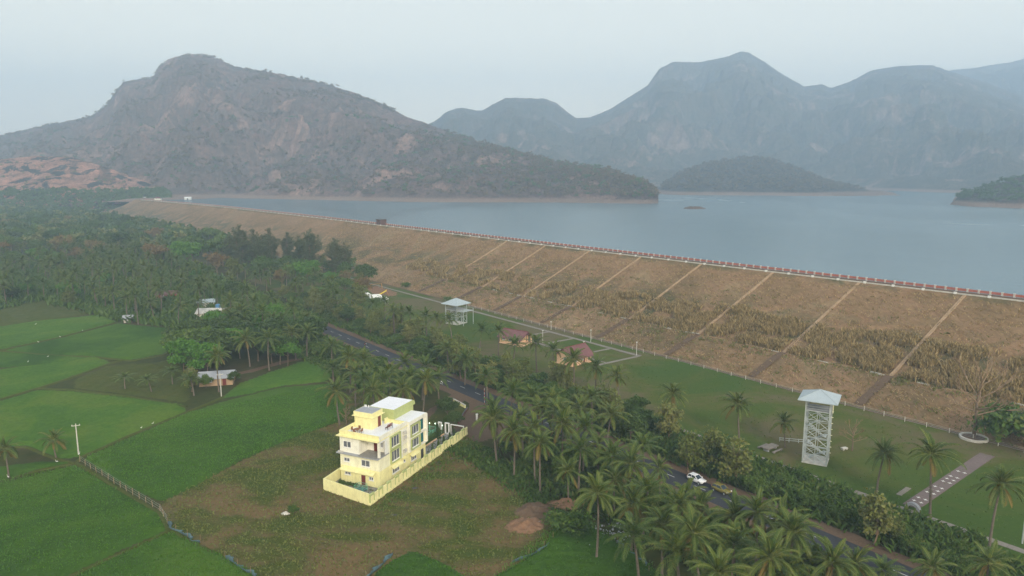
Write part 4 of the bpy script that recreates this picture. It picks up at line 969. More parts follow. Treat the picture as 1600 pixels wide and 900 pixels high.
def forest_mass(name, pts, leaf, n=70, size=1.6, hr=(8, 14)):
    rng = np.random.default_rng(3); tmpl = []
    for i in range(5):
        C, nb = crown_pts(lobes_for('round', 10, 5.2, rng), n * 2, rng, 6, .7, .3); tmpl.append(quads(C, size, rng, nb, aspect=1.3, flat=.7)[0])
    Vs = []
    for i, (x, y, z) in enumerate(pts):
        v = tmpl[i % 5]; a = rng.uniform(0, 6.28); s_ = rng.uniform(*hr) / 10; c_, s2 = cos(a), sin(a)
        Vs.append(np.stack([(v[:, 0] * c_ - v[:, 1] * s2) * s_ + x, (v[:, 0] * s2 + v[:, 1] * c_) * s_ + y, v[:, 2] * s_ + z], 1))
    V = np.concatenate(Vs); o = link(name, mesh_np(name, V, np.arange(len(V)).reshape(-1, 4), M[leaf])); return o
mass = scatter([(-420, 540), (-215, 540), (-300, 700), (-450, 900), (-520, 1060), (-600, 1180), (-740, 1330), (-1150, 1330), (-1000, 900), (-620, 540)], 3400, 8.5, tries=12)
mass = [p for p in mass if ok_dam(p) and p not in far]
third = [[], [], []]
for i, p in enumerate(mass): third[0 if i % 5 < 2 else 1 if i % 5 < 4 else 2].append((p[0], p[1], 0))
for t, lf, lb in zip(third, ('leaf_dark', 'leaf_mid', 'leaf_olive'), ('dark green part of the far forest below the bare rock hill', 'mid green part of the far forest below the bare rock hill', 'olive part of the far forest below the bare rock hill')):
    tag(forest_mass('forest', t, lf), lb, 'forest', kind='stuff')
# woods on the hillsides and along the shore
def hill_woods(H, n, label, leaf, pred, size=2.0, hr=(6, 11), nn=30):
    X, Y, Z = H; rng = np.random.default_rng(8); w = np.where(pred(X, Y, Z), 1.0, 0).ravel()
    w = w * (Y.ravel() ** 1.0); k = min(n, int((w > 0).sum())); ii = rng.choice(X.size, k, p=w / w.sum(), replace=False)
    pts = [(X.flat[i], Y.flat[i], Z.flat[i] - 2) for i in ii]
    tag(forest_mass('forest', pts, leaf, nn, size, hr), label, 'forest', kind='stuff')
hill_woods(L1, 9500, 'dry woods on the slopes of the rocky peak hill and its lakeside foot', 'leaf_hill', lambda X, Y, Z: (Z > 26) & ((Z < 140) | (noise2(X * .006, Y * .006) > .05)) & (X < 330))
hill_woods(L1, 1500, 'dark trees among the dry woods of the rocky peak hill', 'leaf_mid', lambda X, Y, Z: (Z > 26) & (Z < 170) & (X < 330))
hill_woods(L5, 1400, 'dry woods on the low lakeside spur', 'leaf_hill', lambda X, Y, Z: Z > 26, 2.4)
hill_woods(L6, 700, 'green woods on the promontory at the lake side', 'leaf_mid', lambda X, Y, Z: Z > 25, 1.7)
hill_woods(L0, 160, 'sparse scrub on the bare rock hill', 'leaf_olive', lambda X, Y, Z: (noise2(X * .02, Y * .02) > .15), 1.4, (4, 7))
hill_woods(L0, 1500, 'woods along the foot of the bare rock hill', 'leaf_mid', lambda X, Y, Z: Z < 30, 1.6, (8, 12))

# tall dry grass on the lower half of the dam slope
def tufts(name, pts, mat, h=(1.0, 2.2), blades=7, w=.12, spread=.45, lean=.35, label=None, cat='grass', seed=4):
    rng = np.random.default_rng(seed); P0 = np.repeat(np.array(pts), blades, 0); n = len(P0)
    base = P0 + np.concatenate([rng.normal(size=(n, 2)) * spread, np.zeros((n, 1))], 1); hh = rng.uniform(h[0], h[1], (n, 1))
    a = rng.uniform(0, 2 * pi, n); d = np.stack([np.cos(a), np.sin(a), np.zeros(n)], 1) * w; t = rng.normal(size=(n, 2)) * lean
    top = base + np.concatenate([t * hh, hh], 1); mid = base + np.concatenate([t * hh * .3, hh * .55], 1)
    V = np.stack([base - d * .5, base + d * .5, mid + d, top, mid - d], 1).reshape(-1, 3); Fq = np.arange(5 * n).reshape(n, 5)
    return tag(link(name, mesh_np(name, V, Fq, M[mat])), label, cat, kind='stuff')
pts = []
t = 0
while len(pts) < 9500 and t < 60000:
    t += 1; s_ = 30 + 330 * R.random() ** 1.4; n_ = R.uniform(toe(s_) + 17, toe(s_) + 45)
    if min(abs((s_ - 88) % 32.4), 32.4 - abs((s_ - 88) % 32.4)) < 1.7: continue
    lim = toe(s_) + 28 + 13 * max(0, 1 - s_ / 230) + 7 * float(noise2(np.array(s_ * .05), np.array(3.3)))
    if n_ > lim or float(noise2(np.array(s_ * .11), np.array(n_ * .16))) < -.12 - (.0 if s_ < 220 else -.15): continue
    pts.append((*SN(s_, n_)[:2], damz(s_, n_) - .1))
short = [(*SN(s_, n_)[:2], damz(s_, n_)) for s_, n_ in [(30 + 480 * R.random() ** 1.3, R.random()) for _ in range(9000)] for n_ in [toe(s_) + 1 + n_ * (pn(s_) - toe(s_) - 9)]]
tufts('dry_grass', short, 'drygrass', (.25, .7), 5, .1, .9, .9, label='short dry grass over the whole dam slope', seed=41)
tufts('dry_grass', pts, 'drygrass', (1.0, 2.3), 8, .16, .5, .3, label='tall straw-coloured grass on the lower half of the dam slope')
pts = [(*SN(s_, n_)[:2], damz(s_, n_) - .1) for s_, n_ in [(R.uniform(-20, 330), 0) for _ in range(3500)] for n_ in [toe(s_) + R.choice([R.uniform(12.5, 19), R.uniform(0, 16), R.uniform(17, 44)])] if min(abs((s_ - 88) % 32.4), 32.4 - abs((s_ - 88) % 32.4)) > 2]
tufts('scrub', pts[:1500], 'leaf_olive', (.3, .9), 8, .12, .8, .8, 'low olive scrub along the berm and foot of the dam', 'scrub', 9)
pts = [(*SN(R.uniform(-70, 320), R.uniform(113.5, 128.5))[:2], 0) for _ in range(5200)]
pts = [p for p in pts if toSN(p)[1] < 125 or toSN(p)[0] > 40]
tufts('undergrowth', pts, 'shrub', (.5, 1.7), 9, .28, .7, .6, 'green undergrowth in the ditch between the road and the park path', 'undergrowth', 10)
pts = [(*SN(R.uniform(-70, 300), R.uniform(84, 101.5))[:2], 0) for _ in range(5600)]
pts = [p for p in pts if not (112 < toSN(p)[0] < 172 and toSN(p)[1] > 80)]
tufts('undergrowth', pts, 'shrub', (.4, 1.5), 9, .26, .8, .6, 'green undergrowth beneath the palms on the house side of the road', 'undergrowth', 12)
gg_ = [(x, y, 0) for x, y in scatter(grove, 3500, 2.0, tries=6)]
tufts('undergrowth', gg_, 'leaf_mid', (1.2, 3.6), 10, .55, 1.2, .5, 'green undergrowth on the floor of the palm grove', 'undergrowth', 13)
def poly_pts(poly, n):
    return [(x, y, 0) for x, y in scatter(poly, n, .5, tries=3)]
tufts('grass', poly_pts(px([(575, 800), (730, 683), (745, 690), (700, 735), (640, 770), (590, 805)]), 500) , 'leaf_mid', (.15, .5), 6, .12, .5, .6, 'green weeds at the foot of the compound wall', 'grass', 14)
tufts('grass', poly_pts(fieldpoly, 5000), 'leaf_olive', (.12, .4), 5, .12, .5, .7, 'short tufts of grass over the dry field', 'grass', 15)
tufts('grass', poly_pts([SN(-60, 132), SN(170, 132), SN(170, 178), SN(-60, 178)], 2500), 'leaf_mid', (.1, .3), 5, .12, .5, .7, 'short tufts of grass over the park lawn', 'grass', 16)
tufts('grass', poly_pts(px([(690, 700), (760, 700), (860, 775), (960, 850), (900, 850), (850, 800), (760, 740)]), 1500), 'shrub', (.3, .9), 8, .18, .6, .6, 'thick green weeds along the edge of the dry field under the palms', 'grass', 17)
# rice: blades standing above the near paddies
def rice(poly, n, mat, seed, label): tufts('rice', [(x, y, .25) for x, y in scatter(poly, n, .55, tries=3)], mat, (.15, .5), 9, .06, .4, .5, label, 'rice', seed)
rice(px([(-40, 760), (118, 730), (258, 824), (100, 893), (-40, 900)]), 5200, 'leaf_bright', 18, 'rice plants in the paddy at the lower corner')
rice(px([(268, 834), (400, 900), (100, 912), (190, 868)]), 2600, 'leaf_bright', 19, 'rice plants in the bottom paddy before the blue net')
rice(px([(134, 716), (292, 648), (515, 602), (536, 655), (372, 720), (252, 780)]), 5200, 'leaf_bright', 20, 'rice plants in the paddy beside the dry field')
rice(px([(775, 902), (868, 822), (900, 808), (1010, 880), (1050, 920)]), 2600, 'leaf_bright', 21, 'rice plants in the paddy under the palms at the bottom edge')
rice(px([(592, 897), (645, 864), (735, 905)]), 600, 'leaf_bright', 22, 'rice plants in the small paddy tip at the bottom edge')

# ---------------------------------------------------------------- the yellow house (local x runs away from the camera along its long side, y to the other side)
HA = atan2(.912, .41)
HO = Vector((-25.3, 129.9, 0))
house = empty('yellow_house', HO, HA, 'three-storey yellow and cream house with white roof slabs standing on the dry field', 'house')
def wins(parent, x0, x1, y0, y1, z0, z1, axis, out, n=2, frame='white', glassm='glass', sill=True, fw=.09, proud=.07):
    """window: a frame with mullions standing proud of the wall, panes set back in it, a sill"""
    fr = MB(); W = (y1 - y0) if axis == 'x' else (x1 - x0)
    def bx(a0, a1, zz0, zz1, d0, d1):
        if axis == 'x': X0, X1 = sorted((x0 + out * d0, x0 + out * d1)); return (X0, X1, y0 + a0, y0 + a1, zz0, zz1)
        Y0, Y1 = sorted((y0 + out * d0, y0 + out * d1)); return (x0 + a0, x0 + a1, Y0, Y1, zz0, zz1)
    for i in range(n + 1):
        c = W * i / n; a = max(0, c - fw / 2) if i else 0; fr.box(*bx(a if i < n else W - fw, (a + fw) if i < n else W, z0, z1, 0, proud))
    fr.box(*bx(0, W, z0, z0 + fw, 0, proud - .003)); fr.box(*bx(0, W, z1 - fw, z1, 0, proud - .003))
    f = fr.build('window', M[frame], parent)
    for i in range(n):
        MB().box(*bx(W * i / n + fw * .5, W * (i + 1) / n - fw * .5, z0 + fw, z1 - fw, .004, proud * .4)).build('pane', M[glassm], f)
    if sill: MB().box(*bx(-.1, W + .1, z0 - .1, z0 - .003, 0, .16)).build('sill', M[frame], f)
    return f
Lh, Wh = 16.8, 9.2
MB().box(0, Lh, 0, Wh, -.2, 3.45).build('ground_floor_wall', M['yellow'], house)
MB().box(.002, Lh - .002, .002, Wh - .002, 3.45, 6.0).build('middle_floor_wall', M['cream'], house)
MB().box(-.75, 3.2, -.12, Wh + .45, 6.0, 6.18).build('balcony_slab', M['greyroof'], house)
MB().box(-.72, 2.8, -.09, 4.6, 6.182, 6.2).build('balcony_tiles', M['tilefloor'], house)
MB().box(2.8, Lh, .001, Wh - .001, 6.0, 9.4).box(0, 2.8, 4.6, Wh - .001, 6.183, 9.4).build('top_floor_wall', M['pale'], house)
MB().box(0, .4, .001, .4, 6.2, 9.4).build('balcony_column', M['pale'], house)
MB().box(2.0, 2.8, .001, .16, 6.2, 9.0).box(.4, 2.8, .001, .16, 9.0, 9.4).build('side_screen_wall', M['white'], house)
MB().box(-.55, 10.05, -.06, Wh + .5, 9.4, 9.56).build('roof_slab', M['yellow'], house)
pp = MB().box(-.02, .2, -.02, Wh + .02, 9.56, 10.5).box(.2, 9.95, Wh - .2, Wh + .02, 9.56, 10.5)
MB().box(.2, 9.95, -.021, .2, 9.57, 10.45).box(-.021, .2, -.06, -.021, 9.57, 10.5).build('side_parapet', M['pale'], house)
pp.build('parapet', M['yellow'], house)
MB().box(.2, 9.9, .2, Wh - .2, 9.56, 9.6).build('terrace_floor', M['slab'], house)
MB().box(9.6, 9.9, .2, 4.6, 9.6, 10.3).box(8.6, 9.6, 4.4, 4.6, 9.6, 10.7).build('terrace_divider_wall', M['yellow'], house)
# stair room
MB().box(4.6, 8.0, 4.75, 8.95, 9.6, 12.0).build('stair_room_wall', M['yellow'], house)
MB().box(4.25, 8.4, 4.3, 9.35, 12.0, 12.12).build('stair_room_canopy', M['yellow'], house)
MB().box(4.45, 8.1, 4.6, 9.05, 12.12, 12.95).build('stair_room_parapet', M['yellow'], house)
MB().box(4.6, 7.95, 4.75, 8.9, 12.95, 12.99).build('stair_room_roof', M['greyroof'], house)
MB().box(6.6, 7.5, 4.68, 4.75, 9.6, 11.7).build('stair_room_door', M['maroon'], house)
# right rear block: white rounded frame standing out of the wall
def rounded(x0, x1, z0, z1, r, y0, y1):
    pts = [(x0, z0), (x1, z0)]
    for i in range(7): a = i / 6 * pi / 2; pts.append((x1 - r + r * cos(a), z1 - r + r * sin(a)))
    pts.append((x0, z1)); n = len(pts)
    return [(p[0], y0, p[1]) for p in pts] + [(p[0], y1, p[1]) for p in pts], [(i, (i + 1) % n, n + (i + 1) % n, n + i) for i in range(n)] + [tuple(range(n))[::-1], tuple(range(n, 2 * n))]
MB().add(*rounded(10.06, 17.15, 9.4, 10.15, .6, -.45, 4.35)).build('rear_roof_slab', M['pale'], house)
MB().box(10.1, 16.5, -.3, 4.3, 10.152, 10.17).build('rear_roof_coating', M['slab'], house)
MB().box(10.0, 10.35, -.45, -.001, 3.7, 9.4).box(16.75, 17.15, -.45, -.001, 3.7, 9.4).box(10.35, 16.75, -.44, -.001, 6.35, 6.7).box(10.35, 16.75, -.44, -.001, 3.7, 3.95).build('white_box_frame', M['pale'], house)
MB().box(16.8, 17.15, -.001, 3.0, 3.7, 9.4).build('rear_wall_facing', M['pale'], house)
MB().box(9.95, 17.4, 3.2, 9.0, 9.4, 11.2).build('tall_block_wall', M['olive'], house)
v_, f_ = rounded(9.9, 17.9, 11.2, 12.3, .9, 3.05, 9.15); MB().add(v_, f_).build('tall_roof_edge', M['olive'], house)
MB().box(9.95, 17.0, 3.15, 9.05, 12.302, 12.33).build('tall_roof_coating', M['slab'], house)
# side windows with olive surrounds
for (a, b_, z0, z1) in ((3.8, 6.9, 6.75, 9.0), (3.8, 6.9, 3.85, 6.1)):
    MB().box(a - .25, a, -.32, -.001, z0 - .25, z1 + .25).box(b_, b_ + .25, -.32, -.001, z0 - .25, z1 + .25).box(a, b_, -.32, -.001, z1, z1 + .25).box(a, b_, -.32, -.001, z0 - .25, z0).build('window_surround', M['olive'], house)
    wins(house, a + .1, b_ - .1, -.002, 0, z0 + .05, z1 - .05, 'y', -1, 3, 'pale')
for z0, z1 in ((6.95, 9.0), (4.15, 6.15)):
    a, b_ = 10.75, 13.9
    MB().box(a - .2, a, -.62, -.001, z0 - .2, z1 + .2).box(b_, b_ + .2, -.62, -.001, z0 - .2, z1 + .2).box(a, b_, -.62, -.001, z1, z1 + .2).box(a, b_, -.62, -.001, z0 - .2, z0).build('window_surround', M['olive'], house)
    wins(house, a + .1, b_ - .1, -.2, 0, z0 + .05, z1 - .05, 'y', -1, 3, 'white')
    wins(house, 14.7, 15.9, -.003, 0, z0 - .1, z1 + .15, 'y', -1, 1, 'darkmetal', 'teal', False)
for a, b_, z0, z1, n in ((4.2, 6.6, 1.35, 2.45, 3), (11.0, 13.0, 1.35, 2.45, 3)):
    wins(house, a, b_, -.002, 0, z0, z1, 'y', -1, n)
    MB().add([(a - .5, -.001, z1 + .55), (b_ + .5, -.001, z1 + .55), (b_ + .5, -.8, z1 + .2), (a - .5, -.8, z1 + .2), (a - .5, -.001, z1 + .65), (b_ + .5, -.001, z1 + .65), (b_ + .5, -.8, z1 + .3), (a - .5, -.8, z1 + .3)], [(0, 1, 2, 3), (7, 6, 5, 4), (0, 4, 5, 1), (1, 5, 6, 2), (2, 6, 7, 3), (3, 7, 4, 0)]).build('window_canopy', M['yellow'], house)
MB().box(14.9, 15.9, -.05, -.001, .1, 2.5).build('side_door', M['darkmetal'], house)
MB().box(8.0, 9.1, -.5, -.001, 3.0, 3.12).build('small_ledge', M['yellow'], house)
wins(house, 8.2, 8.9, -.002, 0, 2.2, 2.8, 'y', -1, 1)
for z in (7.1, 8.1, 4.3): 
    MB().box(8.1, 9.1, -.45, -.05, z, z + .65).build('air_conditioner_unit', M['offwhite'], house)
    MB().box(8.0, 9.2, -.5, -.001, z - .08, z - .003).build('unit_ledge', M['cream'], house)
for y in (-.28, -.12): MB().bar((7.5, y, 3.5), (7.5, y, 9.3), .05).build('drain_pipe', M['white'], house)
# front windows and doors
wins(house, -.002, 0, 6.5, 8.3, 7.2, 8.5, 'x', -1, 2); wins(house, -.0, 0, 6.9, 8.3, 4.3, 5.1, 'x', -1, 2); wins(house, 0, 0, 2.2, 4.2, 4.0, 5.3, 'x', -1, 2)
wins(house, 0, 0, 6.8, 8.2, 1.6, 2.2, 'x', -1, 2); wins(house, 0, 0, 1.5, 2.5, 1.4, 2.1, 'x', -1, 2)
MB().box(-.07, -.001, 3.4, 4.3, 0, 2.1).build('front_door', M['maroon'], house)
MB().box(2.73, 2.799, 2.2, 3.15, 6.2, 8.4).build('balcony_door', M['maroon'], house)
wins(house, 2.799, 0, .9, 1.6, 7.1, 8.2, 'x', -1, 2)
MB().add([(0, 1.0, 3.05), (0, 8.8, 3.05), (-.95, 8.8, 2.7), (-.95, 1.0, 2.7), (0, 1.0, 3.2), (0, 8.8, 3.2), (-.95, 8.8, 2.82), (-.95, 1.0, 2.82)], [(0, 1, 2, 3), (7, 6, 5, 4), (0, 4, 5, 1), (1, 5, 6, 2), (2, 6, 7, 3), (3, 7, 4, 0)]).build('front_canopy', M['yellow'], house)
for a in (8.2, 8.6, 9.0): MB().box(-.6, -.3, a, a + .3, 6.19, 6.45).build('flower_pot', M['offwhite'], house)
for a in (7.6, 8.2, 8.5): MB().bar((7.6, a, 12.95), (7.6, a, 13.4), .12, .1, 8).build('vent_pipe', M['white'], house)
def H(x, y, z=0): v = Matrix.Rotation(HA, 4, 'Z') @ Vector((x, y, z)); return v + HO
# things on the terrace
t = empty('garden_table', H(2.3, 6.7, 9.6), HA, 'round brown wooden table on the house terrace near the stair room', 'table')
MB().tube([(0, 0, .66), (0, 0, .72)], [.6, .6], 14).build('tabletop', M['wood'], t)
for a in range(3): MB().bar((0, 0, .66), (cos(a * 2.09) * .4, sin(a * 2.09) * .4, 0), .04).build('leg', M['wood'], t)
def chair(x, y, a, lab):
    c_ = empty('garden_chair', H(x, y, 9.6), HA + a, lab, 'chair', 'chairs round the terrace table')
    MB().box(-.25, .25, -.25, .25, .42, .47).build('seat', M['wood'], c_); MB().box(-.25, -.2, -.25, .25, .47, 1.0).build('backrest', M['wood'], c_)
    for i in (-.22, .22):
        for j in (-.22, .22): MB().box(i - .025, i + .025, j - .025, j + .025, 0, .42).build('leg', M['darkmetal'], c_)
chair(1.5, 6.7, 0, 'brown chair on the parapet side of the terrace table'); chair(2.3, 7.7, -pi / 2, 'brown chair on the far side of the terrace table'); chair(2.3, 5.7, pi / 2, 'brown chair at the near corner side of the terrace table'); chair(3.2, 6.9, pi, 'brown chair between the terrace table and the stair room')
b_ = empty('bench', H(6.6, 1.9, 9.6), HA, 'dark wooden bench with slatted back on the white terrace floor', 'bench')
for i in range(3): MB().box(-.9, .9, .1 + i * .17, .23 + i * .17, .42, .46).build('seat_slat', M['maroon'], b_)
for i in range(3): MB().box(-.9, .9, -.02, .03, .55 + i * .2, .68 + i * .2).build('back_slat', M['maroon'], b_)
for x in (-.8, .8): MB().box(x - .04, x + .04, -.06, .6, .36, .42).box(x - .04, x + .04, -.06, 0, 0, 1.1).box(x - .04, x + .04, .52, .58, 0, .36).build('leg', M['darkmetal'], b_)

# compound wall
WL = [(-6.7, -2.3), (-4.7, 9.7)]; WR = [(-6.7, -2.3), (32.5, -1.7)]
cw = empty('compound_wall', H(-6.7, -2.3), HA, 'yellow compound wall with olive framed panels round the house plot', 'wall')
def seg(a, b_, h0, h1, th, name, mat, dz=0):
    a, b_ = Vector((a[0] + 6.7, a[1] + 2.3, 0)), Vector((b_[0] + 6.7, b_[1] + 2.3, 0)); d = (b_ - a).normalized(); n = Vector((-d.y, d.x, 0)) * th / 2
    return MB().prism([((p).x, (p).y) for p in (a - n, b_ - n, b_ + n, a + n)], h0, h1).build(name, M[mat], cw)
seg((-6.7, -2.18), WL[1], -.2, 2.3, .22, 'front_wall', 'yellow')
seg((-4.55, 9.72), (14, 11), -.2, 2.2, .22, 'side_wall', 'yellow'); 
nb = 14; A, B = Vector(WR[0]), Vector(WR[1])
seg(WR[0], WR[1], -.2, .55, .34, 'wall_base', 'yellow')
for i in range(nb):
    p0 = A.lerp(B, i / nb); p1 = A.lerp(B, (i + .5) / nb - .0); p2 = A.lerp(B, (i + 1) / nb)
    hh = 1.0 if i else 1.0
    q0, q1 = p0.lerp(p1, .12), p0.lerp(p1, .88)
    seg(q0, q1, .55, 1.75, .14, 'recessed_panel', 'yellow')
    seg(p0, q0, .55, 2.0, .30, 'olive_post', 'olive'); seg(q1, p1, .55, 2.0, .30, 'olive_post', 'olive'); seg(p0, p1, 2.0, 2.14, .32, 'olive_cap', 'olive'); seg(q0, q1, 1.75, 1.998, .29, 'olive_beam', 'olive')
    seg(p1, p2, .55, 1.9, .22, 'plain_panel', 'yellow')
# yard
def hpoly(pts, z=0): return [H(x, y, z) for x, y in pts]
def sheet(name, pts, mat, z):
    o = structure(MB().add([(p[0], p[1], z) for p in pts], [tuple(range(len(pts)))]).build(name, mat)); return o
sheet('yard_ground', hpoly([(-6.6, -2.2), (32, -1.6), (32, 3.4), (17, 3.4), (16, 10.8), (-4.6, 9.6)]), M['tilefloor'], .09)
turf('garden_lawn', hpoly([(17, 4.6), (31, 4.6), (31, 11), (17, 11)]), M['lawn'], .8, base=.02, height=.12, rough=.04)
turf('garden_lawn', px([(662, 660), (682, 638), (706, 625), (732, 640), (716, 664), (700, 676)]), M['bund'], .8, base=.02, height=.1, rough=.06)
turf('driveway', px([(706, 668), (722, 652), (742, 626), (800, 655), (785, 680), (745, 690), (720, 690)]), M['dirt'], .8, base=.01, height=.1, rough=.04)
strip('dirt_track', px([(640, 672), (668, 652), (705, 628), (728, 612)]), 5.5, M['dirt'], .072)
hd = empty('clipped_hedge', H(17.2, 3.6), HA, 'long clipped hedge on a low kerb beside the grey house yard', 'hedge')
MB().box(0, 13, -.55, -.35, 0, .35).build('kerb', M['peach'], hd)
rng = np.random.default_rng(2); C = rng.uniform((0, -.3, .1), (13, .8, 1.4), (2600, 3)); V, Fq = quads(C, .2, rng, np.array([0, -.4, .8]), flat=.8); link('foliage', mesh_np('foliage', V, Fq, M['leaf_mid']), hd)
rl = empty('green_railing', H(17.2, 4.9), HA, 'sea green metal railing behind the clipped hedge', 'railing')
for i in range(7): MB().box(i * 2.2 - .06, i * 2.2 + .06, -.06, .06, 0, 1.7).build('post', M['greenrail'], rl)
for z in (.35, 1.55): MB().box(0, 13.2, -.03, .03, z, z + .08).build('rail', M['greenrail'], rl)
for i in range(44): MB().box(.15 + i * .3, .19 + i * .3, -.015, .015, .43, 1.55).build('bar', M['greenrail'], rl)
rl2 = empty('green_railing', H(30.4, 5.0), HA + pi / 2, 'sea green metal railing on the far side of the garden lawn', 'railing')
for i in range(5): MB().box(i * 2 - .06, i * 2 + .06, -.06, .06, 0, 1.6).build('post', M['greenrail'], rl2)
for z in (.35, 1.45): MB().box(0, 8, -.03, .03, z, z + .08).build('rail', M['greenrail'], rl2)
for i in range(26): MB().box(.15 + i * .3, .19 + i * .3, -.015, .015, .43, 1.45).build('bar', M['greenrail'], rl2)
for (cx, cy), lab in zip(((671, 661), (680, 661.5), (691, 664.5)), ('small lit garden lamp closest to the house wall', 'middle one of three small lit garden lamps', 'small lit garden lamp beside the gate pillars')):
    p = P(cx, cy, 1.9); g = empty('garden_lamp', (p.x, p.y, 0), 0, lab, 'lamp'); MB().bar((0, 0, 0), (0, 0, 1.75), .04).build('pole', M['greenrail'], g)
    MB().tube([(0, 0, 1.72), (0, 0, 1.8), (0, 0, 1.92), (0, 0, 2.0)], [.05, .11, .11, .04], 8).build('bulb', M['lamp'], g)
def cypress(x, y, s, lab):
    p = H(x, y); r = empty('conical_shrub', p, 0, lab, 'shrub', None, s); rng = np.random.default_rng(int(x * 7)); n = 700
    z = rng.uniform(.1, 2.6, n); a = rng.uniform(0, 6.28, n); rad = .55 * (1 - z / 2.8) ** .8 * rng.uniform(.7, 1.05, n)
    V, Fq = quads(np.stack([np.cos(a) * rad, np.sin(a) * rad, z], 1), .16, rng, np.stack([np.cos(a), np.sin(a), z * 0 + .3], 1), flat=.6)
    link('foliage', mesh_np('foliage', V, Fq, M['leaf_dark']), r); MB().bar((0, 0, 0), (0, 0, 1.2), .07, .04).build('stem', M['bark'], r)
for i, (x, lab) in enumerate([(18.5, 'conical shrub closest to the house along the yard wall'), (21, 'second conical shrub from the house along the yard wall'), (23.4, 'third conical shrub from the house along the yard wall'), (26, 'fourth conical shrub from the house along the yard wall'), (28.2, 'conical shrub near the gate along the yard wall')]): cypress(x, -.7, 1.0, lab)
cypress(27.5, 3.2, 1.35, 'tall conical shrub at the end of the clipped hedge')
for (cx, by, s, lab) in ((700, 655, .62, 'dark bushy tree in the middle of the front garden'), (709, 672, .5, 'dark bushy tree just behind the white gate pillars')):
    p = P(cx, by); plant('round_dark', p.x, p.y, 0, s, None, lab, None, 'broadleaf_tree')
# gate: white hollow pillars and frame
for x, y, wd, lab in ((30.6, 4.4, .9, 'white hollow gate pillar beside the garden lamp'), (30.8, 2.6, 1.1, 'white hollow gate pillar in the middle of the entrance')):
    g = empty('gate_pillar', H(x, y), HA + pi / 2, lab, 'gate pillar'); MB().box(-wd / 2, -wd / 2 + .18, -.2, .2, 0, 2.6).box(wd / 2 - .18, wd / 2, -.2, .2, 0, 2.6).build('upright', M['white'], g); MB().box(-wd / 2, wd / 2, -.2, .2, 2.6, 2.8).box(-wd / 2 + .18, wd / 2 - .18, -.2, .2, 0, .25).build('crosspiece', M['white'], g)
g = empty('entrance_gate', H(31.2, 1.9), HA - pi / 2, 'wide pale metal gate frame at the end of the compound wall', 'gate')
MB().box(0, .15, -.08, .08, 0, 2.3).box(3.3, 3.45, -.08, .08, 0, 2.3).build('post', M['white'], g); MB().box(0, 3.45, -.1, .1, 2.3, 2.48).build('lintel', M['white'], g)
for i in range(9): MB().box(.4 + i * .32, .45 + i * .32, -.02, .02, .1, 1.7).build('bar', M['darkmetal'], g)
a, b_ = P(709, 628), P(727, 638); g = empty('garden_wall', a, atan2(b_.y - a.y, b_.x - a.x), 'low yellow wall of the front garden facing the road', 'wall'); MB().box(0, (b_ - a).length, -.15, .15, 0, .8).build('wall', M['yellow'], g); MB().box(-.05, (b_ - a).length + .05, -.2, .2, .8, .9).build('coping', M['offwhite'], g)
a, b_ = P(730, 640), P(716, 662); g = empty('garden_wall', a, atan2(b_.y - a.y, b_.x - a.x), 'low dark red wall along the driveway edge', 'wall'); MB().box(0, (b_ - a).length, -.15, .15, 0, .6).build('wall', M['maroon'], g); MB().box(-.05, (b_ - a).length + .05, -.19, .19, .6, .68).build('coping', M['darkmetal'], g)
a = P(745, 658); g = empty('boundary_stone', a, .3, 'white painted boundary post at the driveway edge', 'post'); MB().box(-.2, .2, -.2, .2, 0, 1.7).build('post', M['white'], g); MB().box(-.28, .28, -.26, .26, 1.7, 1.82).build('cap', M['white'], g)
# fish tank and plants in the back yard of the house
g = empty('green_cage', H(-3.2, 1.9), HA, 'green wire cage inside the yard before the front door', 'cage')
for x in (0, 1.6):
    for y in (0, 1.8): MB().bar((x, y, 0), (x, y, 1.4), .05).build('post', M['greenrail'], g)
for z in (.5, .95, 1.4): MB().box(0, 1.6, -.03, .03, z - .04, z).box(0, 1.6, 1.77, 1.83, z - .04, z).box(-.03, .03, 0, 1.8, z - .045, z - .005).box(1.57, 1.63, 0, 1.8, z - .045, z - .005).build('rail', M['greenrail'], g)
MB().box(.05, 1.55, .05, 1.75, .0, .45).build('tray', M['netblue'], g)
for i, (x, y) in enumerate([(-1.4, 6.2), (-1.6, 7.4), (-1.3, 8.3), (-1.5, 4.9)]):
    p = H(x, y); plant('bush', p.x, p.y, .05, .28, None, ['small potted bush before the front door', 'low bush in the yard under the small kitchen window', 'low bush at the yard corner', 'low bush by the doorstep'][i], None, 'shrub')

